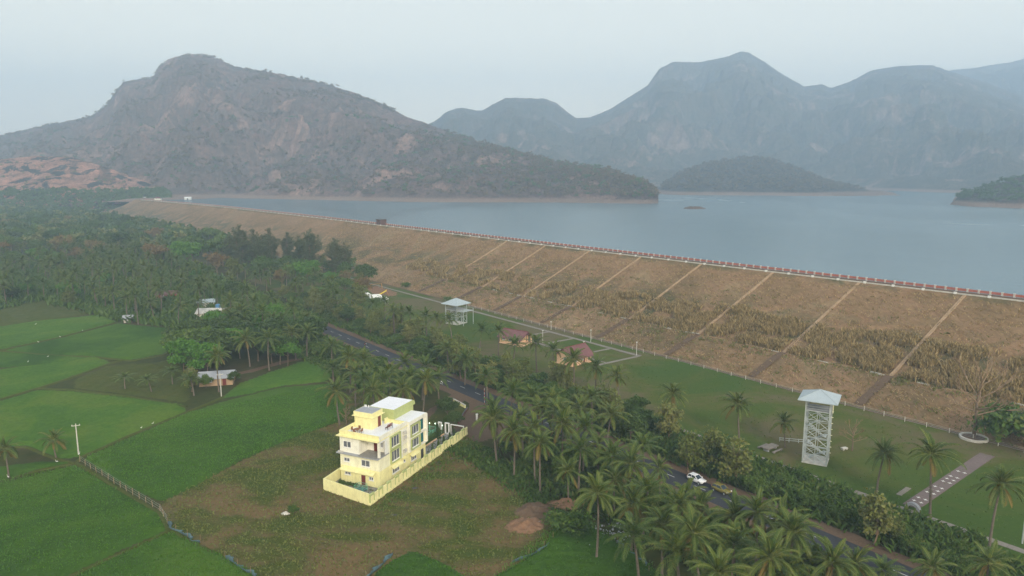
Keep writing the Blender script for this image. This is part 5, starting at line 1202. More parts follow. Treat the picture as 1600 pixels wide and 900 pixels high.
# ---------------------------------------------------------------- lookout towers
def tower(base, ang, side, H1, bays, apex, label, roofside, deck=None):
    r = empty('lookout_tower', base, ang, label, 'tower'); s = side / 2; z0 = .3
    cs = [(-s, -s), (s, -s), (s, s), (-s, s)]
    MB().box(-s - .15, s + .15, -s - .15, s + .15, -.1, .2).build('plinth', M['offwhite'], r)
    for x, y in cs: MB().box(x - .12, x + .12, y - .12, y + .12, z0, H1).build('leg', M['steel'], r)
    mids = [(0, -s), (s, 0), (0, s), (-s, 0)]
    for x, y in mids: MB().box(x - .07, x + .07, y - .07, y + .07, z0, H1 - 2.4).build('mid_post', M['steel'], r)
    top = H1 - 2.4; bh = (top - z0) / bays
    for b in range(bays + 1):
        z = z0 + bh * b
        for i in range(4):
            a, c = cs[i], cs[(i + 1) % 4]
            if b: MB().bar((*a, z - .06), (*c, z - .06), .085, n=4).build('girt', M['steel'], r)
            if b < bays:
                mx = ((a[0] + c[0]) / 2, (a[1] + c[1]) / 2)
                MB().bar((*a, z + bh - .1), (*mx, z + .05), .06, n=4).build('brace', M['steel'], r); MB().bar((*mx, z + bh - .1), (*a, z + .05), .045, n=4).build('brace', M['steel'], r); MB().bar((*mx, z + bh - .1), (*c, z + .05), .06, n=4).build('brace', M['steel'], r)
    # stair flights inside
    for b in range(bays):
        z = z0 + bh * b; q = .75; y0 = -q if b % 2 else q; x0, x1 = (-s + .9, s - .9) if b % 2 == 0 else (s - .9, -s + .9)
        fl = MB().bar((x0, y0 - .4, z), (x1, y0 - .4, z + bh), .06, n=4).bar((x0, y0 + .4, z), (x1, y0 + .4, z + bh), .06, n=4)
        f = fl.build('stair_flight', M['steel'], r)
        for k in range(6):
            t = (k + .5) / 6; xx = x0 + (x1 - x0) * t; MB().box(xx - .16, xx + .16, y0 - .4, y0 + .4, z + bh * t - .03, z + bh * t).build('step', M['steel'], f)
        xe = x1 + (.45 if x1 > 0 else -.45); MB().box(min(x1, xe), max(x1, xe), -1.2, 1.2, z + bh - .05, z + bh - .002).build('landing', M['steel'], r)
    MB().box(-s, s, -s, s, top, top + .08).build('deck', M['greyroof'], r)
    for zz in (.45, .95):
        for i in range(4):
            a, c = cs[i], cs[(i + 1) % 4]; MB().bar((*a, top + zz), (*c, top + zz), .05, n=4).build('handrail', M['steel'], r)
    R_ = roofside / 2
    roof = MB().add([(-R_, -R_, H1), (R_, -R_, H1), (R_, R_, H1), (-R_, R_, H1), (0, 0, apex), (-R_, -R_, H1 - .12), (R_, -R_, H1 - .12), (R_, R_, H1 - .12), (-R_, R_, H1 - .12)],
        [(0, 1, 4), (1, 2, 4), (2, 3, 4), (3, 0, 4), (8, 7, 6, 5), (0, 5, 6, 1), (1, 6, 7, 2), (2, 7, 8, 3), (3, 8, 5, 0)]).build('roof', M['steelroof'], r)
    for i in range(4):
        a = [(-R_, -R_), (R_, -R_), (R_, R_), (-R_, R_)][i]; MB().bar((*a, H1 + .03), (0, 0, apex + .03), .05, n=4).build('ridge_cap', M['steelroof'], roof)
    if deck:
        w_, z = deck; MB().box(s, s + w_, -s, s, z, z + .1).build('side_deck', M['steel'], r)
        for x, y in ((s + w_, -s), (s + w_, s)): MB().box(x - .1, x + .1, y - .1, y + .1, 0, z + 1).build('side_post', M['steel'], r)
        MB().bar((s, -s, z + 1), (s + w_, -s, z + 1), .05, n=4).bar((s, s, z + 1), (s + w_, s, z + 1), .05, n=4).build('handrail', M['steel'], r)
    else:
        MB().box(s + .15, s + .3, s - .5, s - .1, H1 - 3.6, H1 - .2).build('downpipe_board', M['cream'], r)
        for k in range(8): MB().box(s + .05, s + .4, s - .4, s - .2, 1.5 + k * 1.3, 1.58 + k * 1.3).build('rung', M['cream'], r)
    return r
tb = P(1274, 720); tower(tb, atan2(.49, -.87) - pi / 2 - pi / 2 - .0, 4.6, 13.9, 6, 15.6, 'tall white lattice lookout tower with pale pyramid roof on the park lawn', 7.6)
tb = P(713, 505); tower(tb, radians(-37), 6.0, 8.2, 2, 10.4, 'low white steel pavilion with pale pyramid roof beside the outer park path', 8.6, (3.4, 5.6))

# ---------------------------------------------------------------- cottages
def cottage(base, ang, L, W, hw, hr, label, wing):
    r = empty('cottage', base, ang, label, 'cottage')
    MB().box(-L / 2 - .4, L / 2 + .4, -W / 2 - .4, W / 2 + .4, -.1, .3).build('plinth', M['peach'], r)
    MB().box(-L / 2, L / 2 - 2.6, -W / 2, W / 2, .3, hw).build('wall', M['peach'], r)
    v = [(-L / 2 - .01, -W / 2, hw), (-L / 2 - .01, W / 2, hw), (-L / 2 - .01, 0, hw + hr * .92), (-L / 2 + .2, -W / 2, hw), (-L / 2 + .2, W / 2, hw), (-L / 2 + .2, 0, hw + hr * .92)]
    MB().add(v, [(0, 2, 1), (3, 4, 5), (0, 1, 4, 3), (1, 2, 5, 4), (2, 0, 3, 5)]).build('gable', M['peach'], r)
    for x in (L / 2 - .25, L / 2 - 1.9):
        for y in (-W / 2 + .2, W / 2 - .2): MB().box(x - .18, x + .18, y - .18, y + .18, .3, hw).build('veranda_pillar', M['peach'], r)
    e = .8; t = .12
    for sgn in (-1, 1):
        y1 = sgn * (W / 2 + e); z1 = hw - hr * e / (W / 2)
        f = MB().add([(-L / 2 - e, 0, hw + hr), (L / 2 + e, 0, hw + hr), (L / 2 + e, y1, z1), (-L / 2 - e, y1, z1), (-L / 2 - e, 0, hw + hr - t), (L / 2 + e, 0, hw + hr - t), (L / 2 + e, y1, z1 - t), (-L / 2 - e, y1, z1 - t)],
                 [(0, 1, 2, 3), (7, 6, 5, 4), (0, 4, 5, 1), (1, 5, 6, 2), (2, 6, 7, 3), (3, 7, 4, 0)]).build('roof_slope', M['roofred'], r)
        for k in range(10):
            x = -L / 2 - e + .1 + k * (L + 2 * e - .2) / 9; MB().bar((x, 0, hw + hr + .02), (x, y1, z1 + .02), .04, n=4).build('roof_rib', M['roofred'], f)
    MB().bar((-L / 2 - e, 0, hw + hr + .04), (L / 2 + e, 0, hw + hr + .04), .12, n=6).build('ridge_cap', M['maroon'], r)
    for sgn in (-1, 1):
        wins(r, -L / 2 + 1.2, -L / 2 + 2.4, sgn * (W / 2 + .0), 0, 1.3, 2.4, 'y', sgn, 2); wins(r, -L / 2 + 4, -L / 2 + 5.2, sgn * (W / 2), 0, 1.3, 2.4, 'y', sgn, 2)
        MB().box(L / 2 - 4, L / 2 - 3.1, min(sgn * W / 2, sgn * (W / 2 + .06)), max(sgn * W / 2, sgn * (W / 2 + .06)), .3, 2.3).build('door', M['maroon'], r)
    wins(r, -L / 2 - .0, 0, -1, .4, 1.3, 2.4, 'x', -1, 2); MB().box(L / 2 - 2.6, L / 2 - 2.54, -1, .4, .3, 2.4).build('door', M['darkmetal'], r)
    if wing:
        MB().box(L / 2 - 5.5, L / 2 - 1, W / 2, W / 2 + 3, .3, hw - .5).build('porch_wall', M['peach'], r)
        MB().add([(L / 2 - 6, W / 2 + .1, hw + .1), (L / 2 - .5, W / 2 + .1, hw + .1), (L / 2 - .5, W / 2 + 3.8, hw - .9), (L / 2 - 6, W / 2 + 3.8, hw - .9), (L / 2 - 6, W / 2 + .1, hw), (L / 2 - .5, W / 2 + .1, hw), (L / 2 - .5, W / 2 + 3.8, hw - 1), (L / 2 - 6, W / 2 + 3.8, hw - 1)],
                 [(0, 1, 2, 3), (7, 6, 5, 4), (0, 4, 5, 1), (1, 5, 6, 2), (2, 6, 7, 3), (3, 7, 4, 0)]).build('porch_roof', M['roofred'], r)
    return r
DA = atan2(D.y, D.x); NA = atan2(N.y, N.x)
cottage(P(806, 536), DA + pi + .25, 9.5, 6.5, 2.8, 2.0, 'farther peach cottage with maroon gable roof and open veranda in the park', False)
cottage(P(897, 566), NA + .1, 9.2, 6.6, 2.9, 2.6, 'nearer peach cottage with maroon gable roof and low porch in the park', True)

# ---------------------------------------------------------------- small structures
p = SN(toSN(P(570, 350, 24))[0], pn(516) - 1, 23); g = empty('gate_house', p, DA, 'small rusty brown gate house standing on the dam crest', 'gatehouse')
MB().box(-3, 3, -2.5, 2.5, 0, 3.7).build('wall', M['brownbox'], g); MB().box(-3.2, 3.2, -2.7, 2.7, 3.7, 3.95).build('roof', M['darkmetal'], g)
for x in (-2, 0, 2): wins(g, x - .5, x + .5, -2.5, 0, 1.2, 2.4, 'y', -1, 1, 'darkmetal')
p = P(247, 312, 23.5); g = empty('watch_house', (p.x, p.y, 20), .2, 'tiny cream building with red roof at the far end of the dam', 'house')
MB().box(-4, 4, -3, 3, 0, 5.4).build('wall', M['pale'], g); MB().add([(-4.6, -3.6, 5.4), (4.6, -3.6, 5.4), (4.6, 3.6, 5.4), (-4.6, 3.6, 5.4), (-2, 0, 7.4), (2, 0, 7.4)], [(0, 1, 5, 4), (1, 2, 5), (2, 3, 4, 5), (3, 0, 4), (3, 2, 1, 0)]).build('roof', M['roofred'], g)
for x in (-2, 2): wins(g, x - .6, x + .6, -3, 0, 1.5, 3, 'y', -1, 1)
p = P(294, 311, 21); g = empty('boat_shed', (p.x, p.y, 20), .1, 'tiny white shed on the shore behind the dam end', 'shed')
MB().box(-4.5, 4.5, -2.5, 2.5, 0, 2.6).build('wall', M['white'], g); MB().add([(-5, -3, 2.6), (5, -3, 2.6), (5, 3, 2.6), (-5, 3, 2.6), (-5, 0, 4.3), (5, 0, 4.3)], [(0, 1, 5, 4), (2, 3, 4, 5), (1, 2, 5), (3, 0, 4), (3, 2, 1, 0)]).build('roof', M['white'], g); MB().box(-1, 1, -2.56, -2.5, 0, 2.1).build('door', M['darkmetal'], g)

def gable_house(name, base, ang, L, W, h, hr, wall, roof, label, cat):
    g = empty(name, base, ang, label, cat); MB().box(-L / 2, L / 2, -W / 2, W / 2, -.1, h).build('wall', M[wall], g)
    for sgn in (-1, 1):
        y1 = sgn * (W / 2 + .6); z1 = h - hr * .6 / (W / 2)
        MB().add([(-L / 2 - .5, 0, h + hr), (L / 2 + .5, 0, h + hr), (L / 2 + .5, y1, z1), (-L / 2 - .5, y1, z1), (-L / 2 - .5, 0, h + hr - .1), (L / 2 + .5, 0, h + hr - .1), (L / 2 + .5, y1, z1 - .1), (-L / 2 - .5, y1, z1 - .1)],
                 [(0, 1, 2, 3), (7, 6, 5, 4), (0, 4, 5, 1), (1, 5, 6, 2), (2, 6, 7, 3), (3, 7, 4, 0)]).build('roof_slope', M[roof], g)
    wins(g, -L / 4, -L / 4 + 1.2, -W / 2, 0, 1.1, 2.1, 'y', -1, 2); MB().box(L / 5, L / 5 + 1, -W / 2 - .06, -W / 2 - .001, 0, 2.1).build('door', M['maroon'], g); return g
gable_house('tin_shed', P(340, 598), .25, 9, 6, 2.4, 1.2, 'drainstone', 'greyroof', 'grey tin-roofed farm shed under the palms beside the white pole', 'shed')
gable_house('farmhouse', P(333, 498), .1, 11, 7, 3.2, 1.4, 'pale', 'offwhite', 'white-roofed farmhouse among the palms beyond the paddies', 'house')
g = empty('water_tank', P(342, 494, 0) + Vector((0, 0, 0)), 0, 'blue plastic water tank beside the white-roofed farmhouse', 'tank'); MB().tube([(0, 0, 3.4), (0, 0, 5.0), (0, 0, 5.3)], [1.1, 1.1, .4], 12).build('tank', M['bluesheet'], g)
for x in (-.9, .9):
    for y in (-.9, .9): MB().box(x - .1, x + .1, y - .1, y + .1, 0, 3.4).build('leg', M['offwhite'], g)
gable_house('outbuilding', P(322, 480), .4, 7, 5, 2.8, 1.0, 'offwhite', 'steelroof', 'small white outbuilding behind the white-roofed farmhouse', 'shed')
gable_house('hut', P(262, 466), .2, 9, 5, 2.6, 1.2, 'redwall', 'roofred', 'low maroon-roofed hut deep in the palm grove', 'hut')
gable_house('hut', P(201, 503), .3, 3, 3, 2.2, .7, 'offwhite', 'greyroof', 'tiny white pump house at the edge of the far paddy', 'hut')

def pole(cx, cy, by, label, mat='offwhite', arm=True, name='utility_pole'):
    b = P(cx, by); h = Zat(cy, b.y); g = empty(name, b, .4, label, 'pole'); MB().bar((0, 0, -.1), (0, 0, h), .16, .1, 6).build('shaft', M[mat], g)
    if arm: MB().box(-.8, .8, -.06, .06, h - .5, h - .38).build('crossarm', M[mat], g); [MB().bar((x, 0, h - .38), (x, 0, h - .15), .05).build('insulator', M['white'], g) for x in (-.7, 0, .7)]
    return g
pole(346, 583, 620, 'white concrete pole at the paddy corner before the tin-roofed shed'); pole(123, 662, 711, 'thin grey concrete pole at the bund crossing beside the squat palm')
pole(1597, 792, 850, 'bluish grey post at the frame edge on the park lawn', 'steel', False, 'steel_post')
for cx, cy, by, lab in ((861, 503, 516, 'white lamp post beside the outer path behind the farther cottage'), (848, 517, 536, 'white lamp post on the lawn between the two cottages'), (923, 516, 535, 'white lamp post beside the outer path behind the nearer cottage'), (912, 534, 543, 'short white lamp post on the small square lawn'), (994.5, 535, 556, 'white lamp post at the path corner')):
    b = P(cx, by); h = Zat(cy, b.y); g = empty('lamp_post', b, 0, lab, 'lamp post'); MB().bar((0, 0, 0), (0, 0, h), .07, .05).build('shaft', M['white'], g); MB().box(-.25, .25, -.15, .15, h, h + .15).build('lamp_head', M['white'], g)
# toe fence
fe = empty('wire_fence', SN(40, 178), 0, 'thin wire fence along the foot of the dam behind the park lawn', 'fence'); o0 = SN(40, 178)
pm = MB().box(-.06, .06, -.06, .06, 0, 1.3).mesh('post', M['offwhite'])
for i in range(70): link('post', pm, fe, SN(-60 + i * 5, toe(-60 + i * 5) - 3.2) - o0)
wm = MB()
for z in (.5, .85, 1.2): wm.bar(SN(-60, 177.8) - o0 + Vector((0, 0, z)), SN(285, 177.8) - o0 + Vector((0, 0, z)), .02, n=4)
wm.build('wire', M['steel'], fe)
# red and white roadside post
b = P(757, 632); g = empty('marker_pole', b, 0, 'tall red and white banded pole beside the road opposite the driveway', 'pole')
for i in range(8): MB().bar((0, 0, i * .55), (0, 0, i * .55 + .55), .05, n=8).build('band', M['redpaint' if i % 2 == 0 else 'white'], g)
# round planter with the bare tree
pc = P(1521, 686); g = empty('round_planter', pc, 0, 'low round white-rimmed planter round the foot of the bare tree', 'planter')
for i in range(22):
    a0, a1 = 2 * pi * i / 22, 2 * pi * (i + .95) / 22
    MB().prism([(2.9 * cos(a0), 2.9 * sin(a0)), (2.9 * cos(a1), 2.9 * sin(a1)), (2.45 * cos(a1), 2.45 * sin(a1)), (2.45 * cos(a0), 2.45 * sin(a0))], 0, .62).build('rim_block', M['offwhite'], g)
MB().tube([(0, 0, 0), (0, 0, .35)], [2.46, 2.44], 22).build('soil', M['dirt'], g)
bare_tree('bare_tree', pc + Vector((0, 0, .35)), 16.5, 13, 'large leafless tree growing from the round planter at the foot of the dam', 3)
b = P(1331, 705); bare_tree('bare_tree', b, 6.5, 4, 'small leafless tree on the lawn just past the lookout tower', 5)
b = P(1038, 690); bare_tree('bare_tree', P(541, 668), 5.5, 2.2, 'pale forked dead stem beside the yellow house', 8)
bare_tree('bare_tree', SN(200, 178), 4.0, 2.6, 'tiny leafless sapling on the far park edge at the foot of the dam', 11)
# park furniture
g = empty('stone_table', P(1203, 703), NA, 'pale concrete slab table with benches beside the lookout tower', 'table')
MB().box(-2, 2, -.9, .9, .7, .88).build('tabletop', M['path'], g)
for x in (-1.4, 1.4): MB().box(x - .2, x + .2, -.6, .6, 0, .7).build('leg', M['greyroof'], g)
for y in (-1.8, 1.8): MB().box(-1.8, 1.8, y - .25, y + .25, .38, .48).box(-1.4, -1.1, y - .2, y + .2, 0, .38).box(1.1, 1.4, y - .2, y + .2, 0, .38).build('bench', M['path'], g)
g = empty('low_fence', P(1218, 690), -.25, 'low pale rail fence behind the stone table', 'fence')
for i in range(4): MB().box(i * 2 - .08, i * 2 + .08, -.08, .08, 0, 1.0).build('post', M['steel'], g)
for z in (.45, .9): MB().box(0, 6, -.05, .05, z - .05, z + .05).build('rail', M['steel'], g)
g = empty('white_block', P(1319, 703), .4, 'small white stone seat beside the little leafless tree', 'seat'); MB().box(-.7, .7, -.4, .4, .35, .55).build('seat', M['offwhite'], g); MB().box(-.6, -.3, -.35, .35, 0, .35).box(.3, .6, -.35, .35, 0, .35).build('leg', M['offwhite'], g)
g = empty('stone_arch', P(1426, 797), DA, 'small dark stone arch at the end of the star-tiled path', 'arch'); g.scale = (.72,) * 3
for i in range(9):
    a0, a1 = pi * i / 9, pi * (i + .93) / 9
    v = [(1.9 * cos(a0), 0, 2.0 * sin(a0)), (1.9 * cos(a1), 0, 2.0 * sin(a1)), (1.25 * cos(a1), 0, 1.35 * sin(a1)), (1.25 * cos(a0), 0, 1.35 * sin(a0))]
    MB().add([(x, -.5, z) for x, y, z in v] + [(x, .5, z) for x, y, z in v], [(0, 1, 2, 3), (7, 6, 5, 4), (0, 4, 5, 1), (1, 5, 6, 2), (2, 6, 7, 3), (3, 7, 4, 0)]).build('stone', M['greyroof'], g)
# playground
g = empty('slide', P(604, 461), .3, 'yellow playground slide on the sandy ground by the park path', 'slide')
MB().add([(0, -.4, 2.2), (0, .4, 2.2), (-3.6, .4, .3), (-3.6, -.4, .3), (0, -.4, 2.05), (0, .4, 2.05), (-3.6, .4, .15), (-3.6, -.4, .15)], [(0, 1, 2, 3), (7, 6, 5, 4), (0, 4, 5, 1), (1, 5, 6, 2), (2, 6, 7, 3), (3, 7, 4, 0)]).build('chute', M['yellowplastic'], g)
for y in (-.4, .4): MB().bar((0, y, 2.15), (1.0, y, 0), .06).bar((0, y, 3.0), (0, y, 2.1), .05).build('ladder_rail', M['orangemetal'], g); MB().add([(0, y - .03, 2.5), (0, y + .03, 2.5), (-3.6, y + .03, .55), (-3.6, y - .03, .55), (0, y - .03, 2.1), (0, y + .03, 2.1), (-3.6, y + .03, .2), (-3.6, y - .03, .2)], [(0, 1, 2, 3), (7, 6, 5, 4), (0, 4, 5, 1), (1, 5, 6, 2), (2, 6, 7, 3), (3, 7, 4, 0)]).build('side_rim', M['yellowplastic'], g)
turf('play_sand', px([(565, 447), (590, 447), (625, 457), (622, 464), (600, 464), (580, 458)]), M['orange'], 1.5, base=.01, height=.12, rough=.03)
g = empty('swing_frame', P(588, 452), .5, 'orange swing frame behind the yellow slide', 'swing')
for x in (-3, 3):
    for y in (-1.2, 1.2): MB().bar((x, y, 0), (x, 0, 2.8), .08).build('leg', M['orangemetal'], g)
MB().bar((-3, 0, 2.8), (3, 0, 2.8), .08).build('top_bar', M['orangemetal'], g)
for x in (-1.5, 1.5): MB().bar((x - .2, 0, 2.8), (x - .2, 0, .6), .02).bar((x + .2, 0, 2.8), (x + .2, 0, .6), .02).build('chain', M['steel'], g); MB().box(x - .3, x + .3, -.12, .12, .55, .6).build('seat', M['wood'], g)
for cx, by, a, L, W, lab in ((588, 471, .3, 6, 4, 'larger white tent canopy before the playground'), (573, 468, -.4, 4, 2.5, 'smaller tilted white tent canopy on the far side'), (601, 474, -.7, 3.4, 2, 'low white canopy closest to the palm row')):
    g = empty('tent_canopy', P(cx, by), a, lab, 'canopy'); h = 2.4
    MB().add([(-L / 2, -W / 2, h), (L / 2, -W / 2, h), (L / 2, W / 2, h), (-L / 2, W / 2, h), (-L / 4, 0, h + 1.1), (L / 4, 0, h + 1.1), (-L / 2, -W / 2, h - .4), (L / 2, -W / 2, h - .4), (L / 2, W / 2, h - .4), (-L / 2, W / 2, h - .4)], [(0, 1, 5, 4), (1, 2, 5), (2, 3, 4, 5), (3, 0, 4), (6, 7, 1, 0), (7, 8, 2, 1), (8, 9, 3, 2), (9, 6, 0, 3)]).build('cover', M['white'], g)
    for x in (-L / 2, L / 2):
        for y in (-W / 2, W / 2): MB().bar((x, y, 0), (x, y, h), .06).build('pole', M['steel'], g)

# ---------------------------------------------------------------- blue net fence, barbed fence
def net(name, pts, label, hgt=.75):
    P0 = [Vector((p.x, p.y, 0)) for p in pts]; out = []
    for a, b in zip(P0[:-1], P0[1:]):
        n = max(1, int((b - a).length / .45)); out += [a.lerp(b, i / n) for i in range(n)]
    g = empty(name, P0[0], 0, label, 'net'); V = []; Fq = []; o = P0[0]
    for i, p in enumerate(out):
        w_ = .35 * sin(i * .9) + .2 * sin(i * 2.3); h = hgt * (.8 + .25 * sin(i * .55) + .15 * R.random())
        for k, f in enumerate((0, .4, .75, 1)): V.append((p.x - o.x + w_ * f + R.uniform(-.06, .06), p.y - o.y + w_ * f * .6, h * f))
    for i in range(len(out) - 1):
        for k in range(3): Fq.append((i * 4 + k, i * 4 + k + 1, i * 4 + k + 5, i * 4 + k + 4))
    o_ = link('net', mesh_np('net', V, np.array(Fq), M['netblue'], True), g); md = o_.modifiers.new('s', 'SOLIDIFY'); md.thickness = .02
    for p in out[::7]: MB().bar((p.x - o.x, p.y - o.y, 0), (p.x - o.x, p.y - o.y, 1.4), .04, n=5).build('stake', M['palebark'], g)
net('net_fence', px([(262, 820), (272, 830), (290, 837), (300, 847), (318, 848)]), 'crumpled blue net fence closest to the white fence posts')
net('net_fence', px([(352, 874), (366, 880), (375, 890), (392, 898), (405, 912)]), 'crumpled blue net fence at the bottom edge of the dry field')
net('net_fence', px([(572, 905), (590, 890), (604, 876), (616, 869)]), 'faded blue net along the little paddy tip', .7)
net('net_fence', px([(800, 880), (830, 868), (850, 858), (870, 838)]), 'pale blue net between the orange soil and the paddy', .5)
net('net_fence', px([(965, 850), (985, 868), (1005, 880), (1015, 900)]), 'dark blue net under the palms at the bottom edge', .8)
fe = empty('post_fence', P(125, 722), 0, 'row of pale stakes with wire between the paddies and the dry field', 'fence'); o0 = P(125, 722); pp_ = px([(125, 722), (188, 762), (250, 800), (262, 818)])
pm = MB().bar((0, 0, 0), (0, 0, 1.5), .045, n=5).mesh('stake', M['drainstone']); wr = MB()
for a, b in zip(pp_[:-1], pp_[1:]):
    n = int((b - a).length / 2.6)
    for i in range(n): p = a.lerp(b, i / n); link('stake', pm, fe, p - o0 + Vector((0, 0, R.uniform(-.3, .1))), (R.uniform(-.08, .08), R.uniform(-.08, .08), 0))
    for z in (.5, 1.0, 1.4): wr.bar(a - o0 + Vector((0, 0, z)), b - o0 + Vector((0, 0, z)), .015, n=4)
wr.build('wire', M['steel'], fe)

# soil mounds, stone, rubbish
def mound(name, c_, rx, ry, h, mat, label, ang=0, seed=1):
    n = 34; X, Y = np.meshgrid(np.linspace(-1.15, 1.15, n), np.linspace(-1.15, 1.15, n)); r_ = np.sqrt(X ** 2 + Y ** 2) + .22 * fbm(X * 2 + seed, Y * 2, 3)
    Z = h * np.clip(1 - r_, 0, 1) ** .8 * (1 + 1.1 * fbm(X * 3.3 + seed, Y * 3.3 + 5, 5)) - .06
    q = np.arange(n * n).reshape(n, n); q = np.stack([q[:-1, :-1], q[:-1, 1:], q[1:, 1:], q[1:, :-1]], -1).reshape(-1, 4)
    o = link(name, mesh_np(name, np.stack([X * rx, Y * ry, Z], -1), q, M[mat], True), None, (c_.x, c_.y, 0), (0, 0, ang)); return tag(o, label, 'soil heap')
mound('soil_mound', P(820, 822), 3.6, 3.0, 1.1, 'orange', 'bright orange soil mound at the edge of the dry field', .4)
mound('soil_mound', P(838, 798), 4.2, 3.2, 1.2, 'dirt', 'brown weathered soil heap behind the orange mound', .2, 3)
mound('soil_mound', P(882, 788), 4.5, 2.2, 1.0, 'orange', 'red soil bank under the palms behind the mounds', .3, 5)
mound('stone', P(446, 803), .9, .6, .5, 'offwhite', 'pale flat stone lying in the dry field beside a tiny bush', 0, 7)
mound('ash_heap', P(648, 763), 1.2, .5, .25, 'darkmetal', 'small black burnt patch on the dry field below the compound wall', .2, 8)
mound('ash_heap', P(709, 717), 2.0, .6, .2, 'brownbox', 'dark brown scar on the dry field close to the compound wall', .2, 9)
mound('ash_heap', P(615, 805), 1.0, .5, .2, 'darkmetal', 'dark burnt spot below the compound wall corner', .2, 10)
rb = MB(); c0 = P(958, 838)
for i in range(90):
    x, y, s_ = R.gauss(0, 2.6), R.gauss(0, 2.2), R.uniform(.06, .2); a = R.uniform(0, 3); v = [(x + s_ * cos(a + k * pi / 2), y + s_ * sin(a + k * pi / 2)) for k in range(4)]; rb.prism(v, .3, .3 + R.uniform(.05, .3))
o = rb.build('rubbish', M['greyroof']); o.location = c0; tag(o, 'scattered pale rubbish under the palms at the end of the dry field', 'rubbish', kind='stuff')

# ---------------------------------------------------------------- vehicles
def car(name, base, ang, paint, label, cat, L=3.9, W=1.62, Hh=1.5, boxy=0):
    r = empty(name, base, ang, label, cat); z0 = .28
    # side profile, front at +x : bonnet, windscreen, roof, tailgate
    st = [(-L / 2, .62, .95), (-L / 2 + .12, .45, 1.0), (-L / 2 + .6, .32, 1.02), (0, .28, .98), (L / 2 - 1.0, .30, .95), (L / 2 - .35, .36, .86), (L / 2 - .06, .42, .74), (L / 2, .5, .66)]
    V = []; Fq = []; ws = [.80, .93, 1, 1, 1, .96, .86, .78]
    for (x, zl, zt), k in zip(st, ws):
        w_ = W / 2 * k; V += [(x, -w_ * .92, zl), (x, -w_, zl + .18), (x, -w_ * .99, (zl + zt) / 2 + .1), (x, -w_ * .9, zt), (x, 0, zt + .035), (x, w_ * .9, zt), (x, w_ * .99, (zl + zt) / 2 + .1), (x, w_, zl + .18), (x, w_ * .92, zl)]
    n = 9
    for i in range(len(st) - 1):
        for j in range(n): Fq.append((i * n + j, i * n + (j + 1) % n, (i + 1) * n + (j + 1) % n, (i + 1) * n + j))
    Fq += [tuple(range(n))[::-1], tuple(range((len(st) - 1) * n, len(st) * n))]
    MB().add(V, [f[::-1] for f in Fq]).build('body', M[paint], r, True)
    # cabin: roof shell on pillars, windows as panes
    xb, xf = -L / 2 + .18, L / 2 - 1.02; rb_, rf = xb + .28 + .1 * boxy, xf - .75; wb, wt = W / 2 * .9, W / 2 * .74; zb = .98
    b = [(xb, -wb, zb), (xf, -wb, zb - .03), (xf, wb, zb - .03), (xb, wb, zb)]; t = [(rb_, -wt, Hh - .04), (rf, -wt, Hh - .04), (rf, wt, Hh - .04), (rb_, wt, Hh - .04)]
    MB().add(b + t, [(0, 1, 5, 4), (1, 2, 6, 5), (2, 3, 7, 6), (3, 0, 4, 7)]).build('cabin_glass', M['carglass'], r)
    MB().add([(x * 1.0, y * 1.03, z) for x, y, z in t] + [(rb_ + .12, -wt * .85, Hh + .03), (rf - .12, -wt * .85, Hh + .03), (rf - .12, wt * .85, Hh + .03), (rb_ + .12, wt * .85, Hh + .03)], [(0, 1, 5, 4), (1, 2, 6, 5), (2, 3, 7, 6), (3, 0, 4, 7), (4, 5, 6, 7), (3, 2, 1, 0)]).build('roof', M[paint], r)
    pl_ = MB()
    for i in range(4): pl_.bar(Vector(b[i]), Vector(t[i]) * 1.0, .05, n=4)
    for sgn in (-1, 1):
        for fx in (.42, .97): pl_.bar((xb + (xf - xb) * fx * .9, sgn * (wb + .0), zb), (rb_ + (rf - rb_) * min(1, fx * 1.12), sgn * (wt + .01), Hh - .04), .045, n=4)
    pl_.build('window_pillars', M[paint], r)
    for x in (-L / 2 + .68, L / 2 - .72):
        for sgn in (-1, 1):
            wl = MB().tube([(x, sgn * (W / 2 - .2), .3), (x, sgn * (W / 2 - .19), .3), (x, sgn * (W / 2 + .0), .3), (x, sgn * (W / 2 + .01), .3)], [.22, .3, .3, .22], 14).build('wheel', M['rubber'], r)
            MB().bar((x, sgn * (W / 2 + .005), .3), (x, sgn * (W / 2 + .03), .3), .17, n=10).build('rim', M['steel'], wl)
            MB().tube([(x + .42 * cos(a), sgn * (W / 2 * .985), .3 + .42 * sin(a)) for a in np.linspace(0, pi, 9)], [.035] * 9, 4).build('wheel_arch', M['rubber'], r)
    for sgn in (-1, 1):
        MB().box(L / 2 - .22, L / 2 - .02, sgn * W / 2 * .72 - .14, sgn * W / 2 * .72 + .14, .66, .80).build('headlight', M['white'], r)
        MB().box(-L / 2 - .01, -L / 2 + .08, sgn * W / 2 * .72 - .1, sgn * W / 2 * .72 + .1, .8, 1.0).build('tail_light', M['redpaint'], r)
        MB().box(xf - .25, xf - .1, sgn * (W / 2 + .1) - .08, sgn * (W / 2 + .1) + .08, .98, 1.1).build('mirror', M[paint], r)
    MB().box(L / 2 - .05, L / 2 + .01, -.35, .35, .45, .6).build('grille', M['darkmetal'], r); return r
RA = DA + pi
car('parked_car', P(1088, 754) + Vector((0, 0, .1)), RA, 'carwhite', 'white hatchback parked on the road verge behind the gold car', 'car', 3.7)
car('parked_car', P(1127, 770) + Vector((0, 0, .1)), RA, 'cargold', 'gold hatchback parked on the road verge ahead of the white car', 'car', 3.75)
car('parked_car', P(297, 413) + Vector((0, 0, .15)), RA, 'carwhite', 'white car on the far road where it comes out of the trees', 'car', 4.2)
car('parked_car', P(278, 402) + Vector((0, 0, .15)), RA, 'carwhite', 'second white car farther up the road under the trees', 'car', 4.4, 1.8, 1.9)
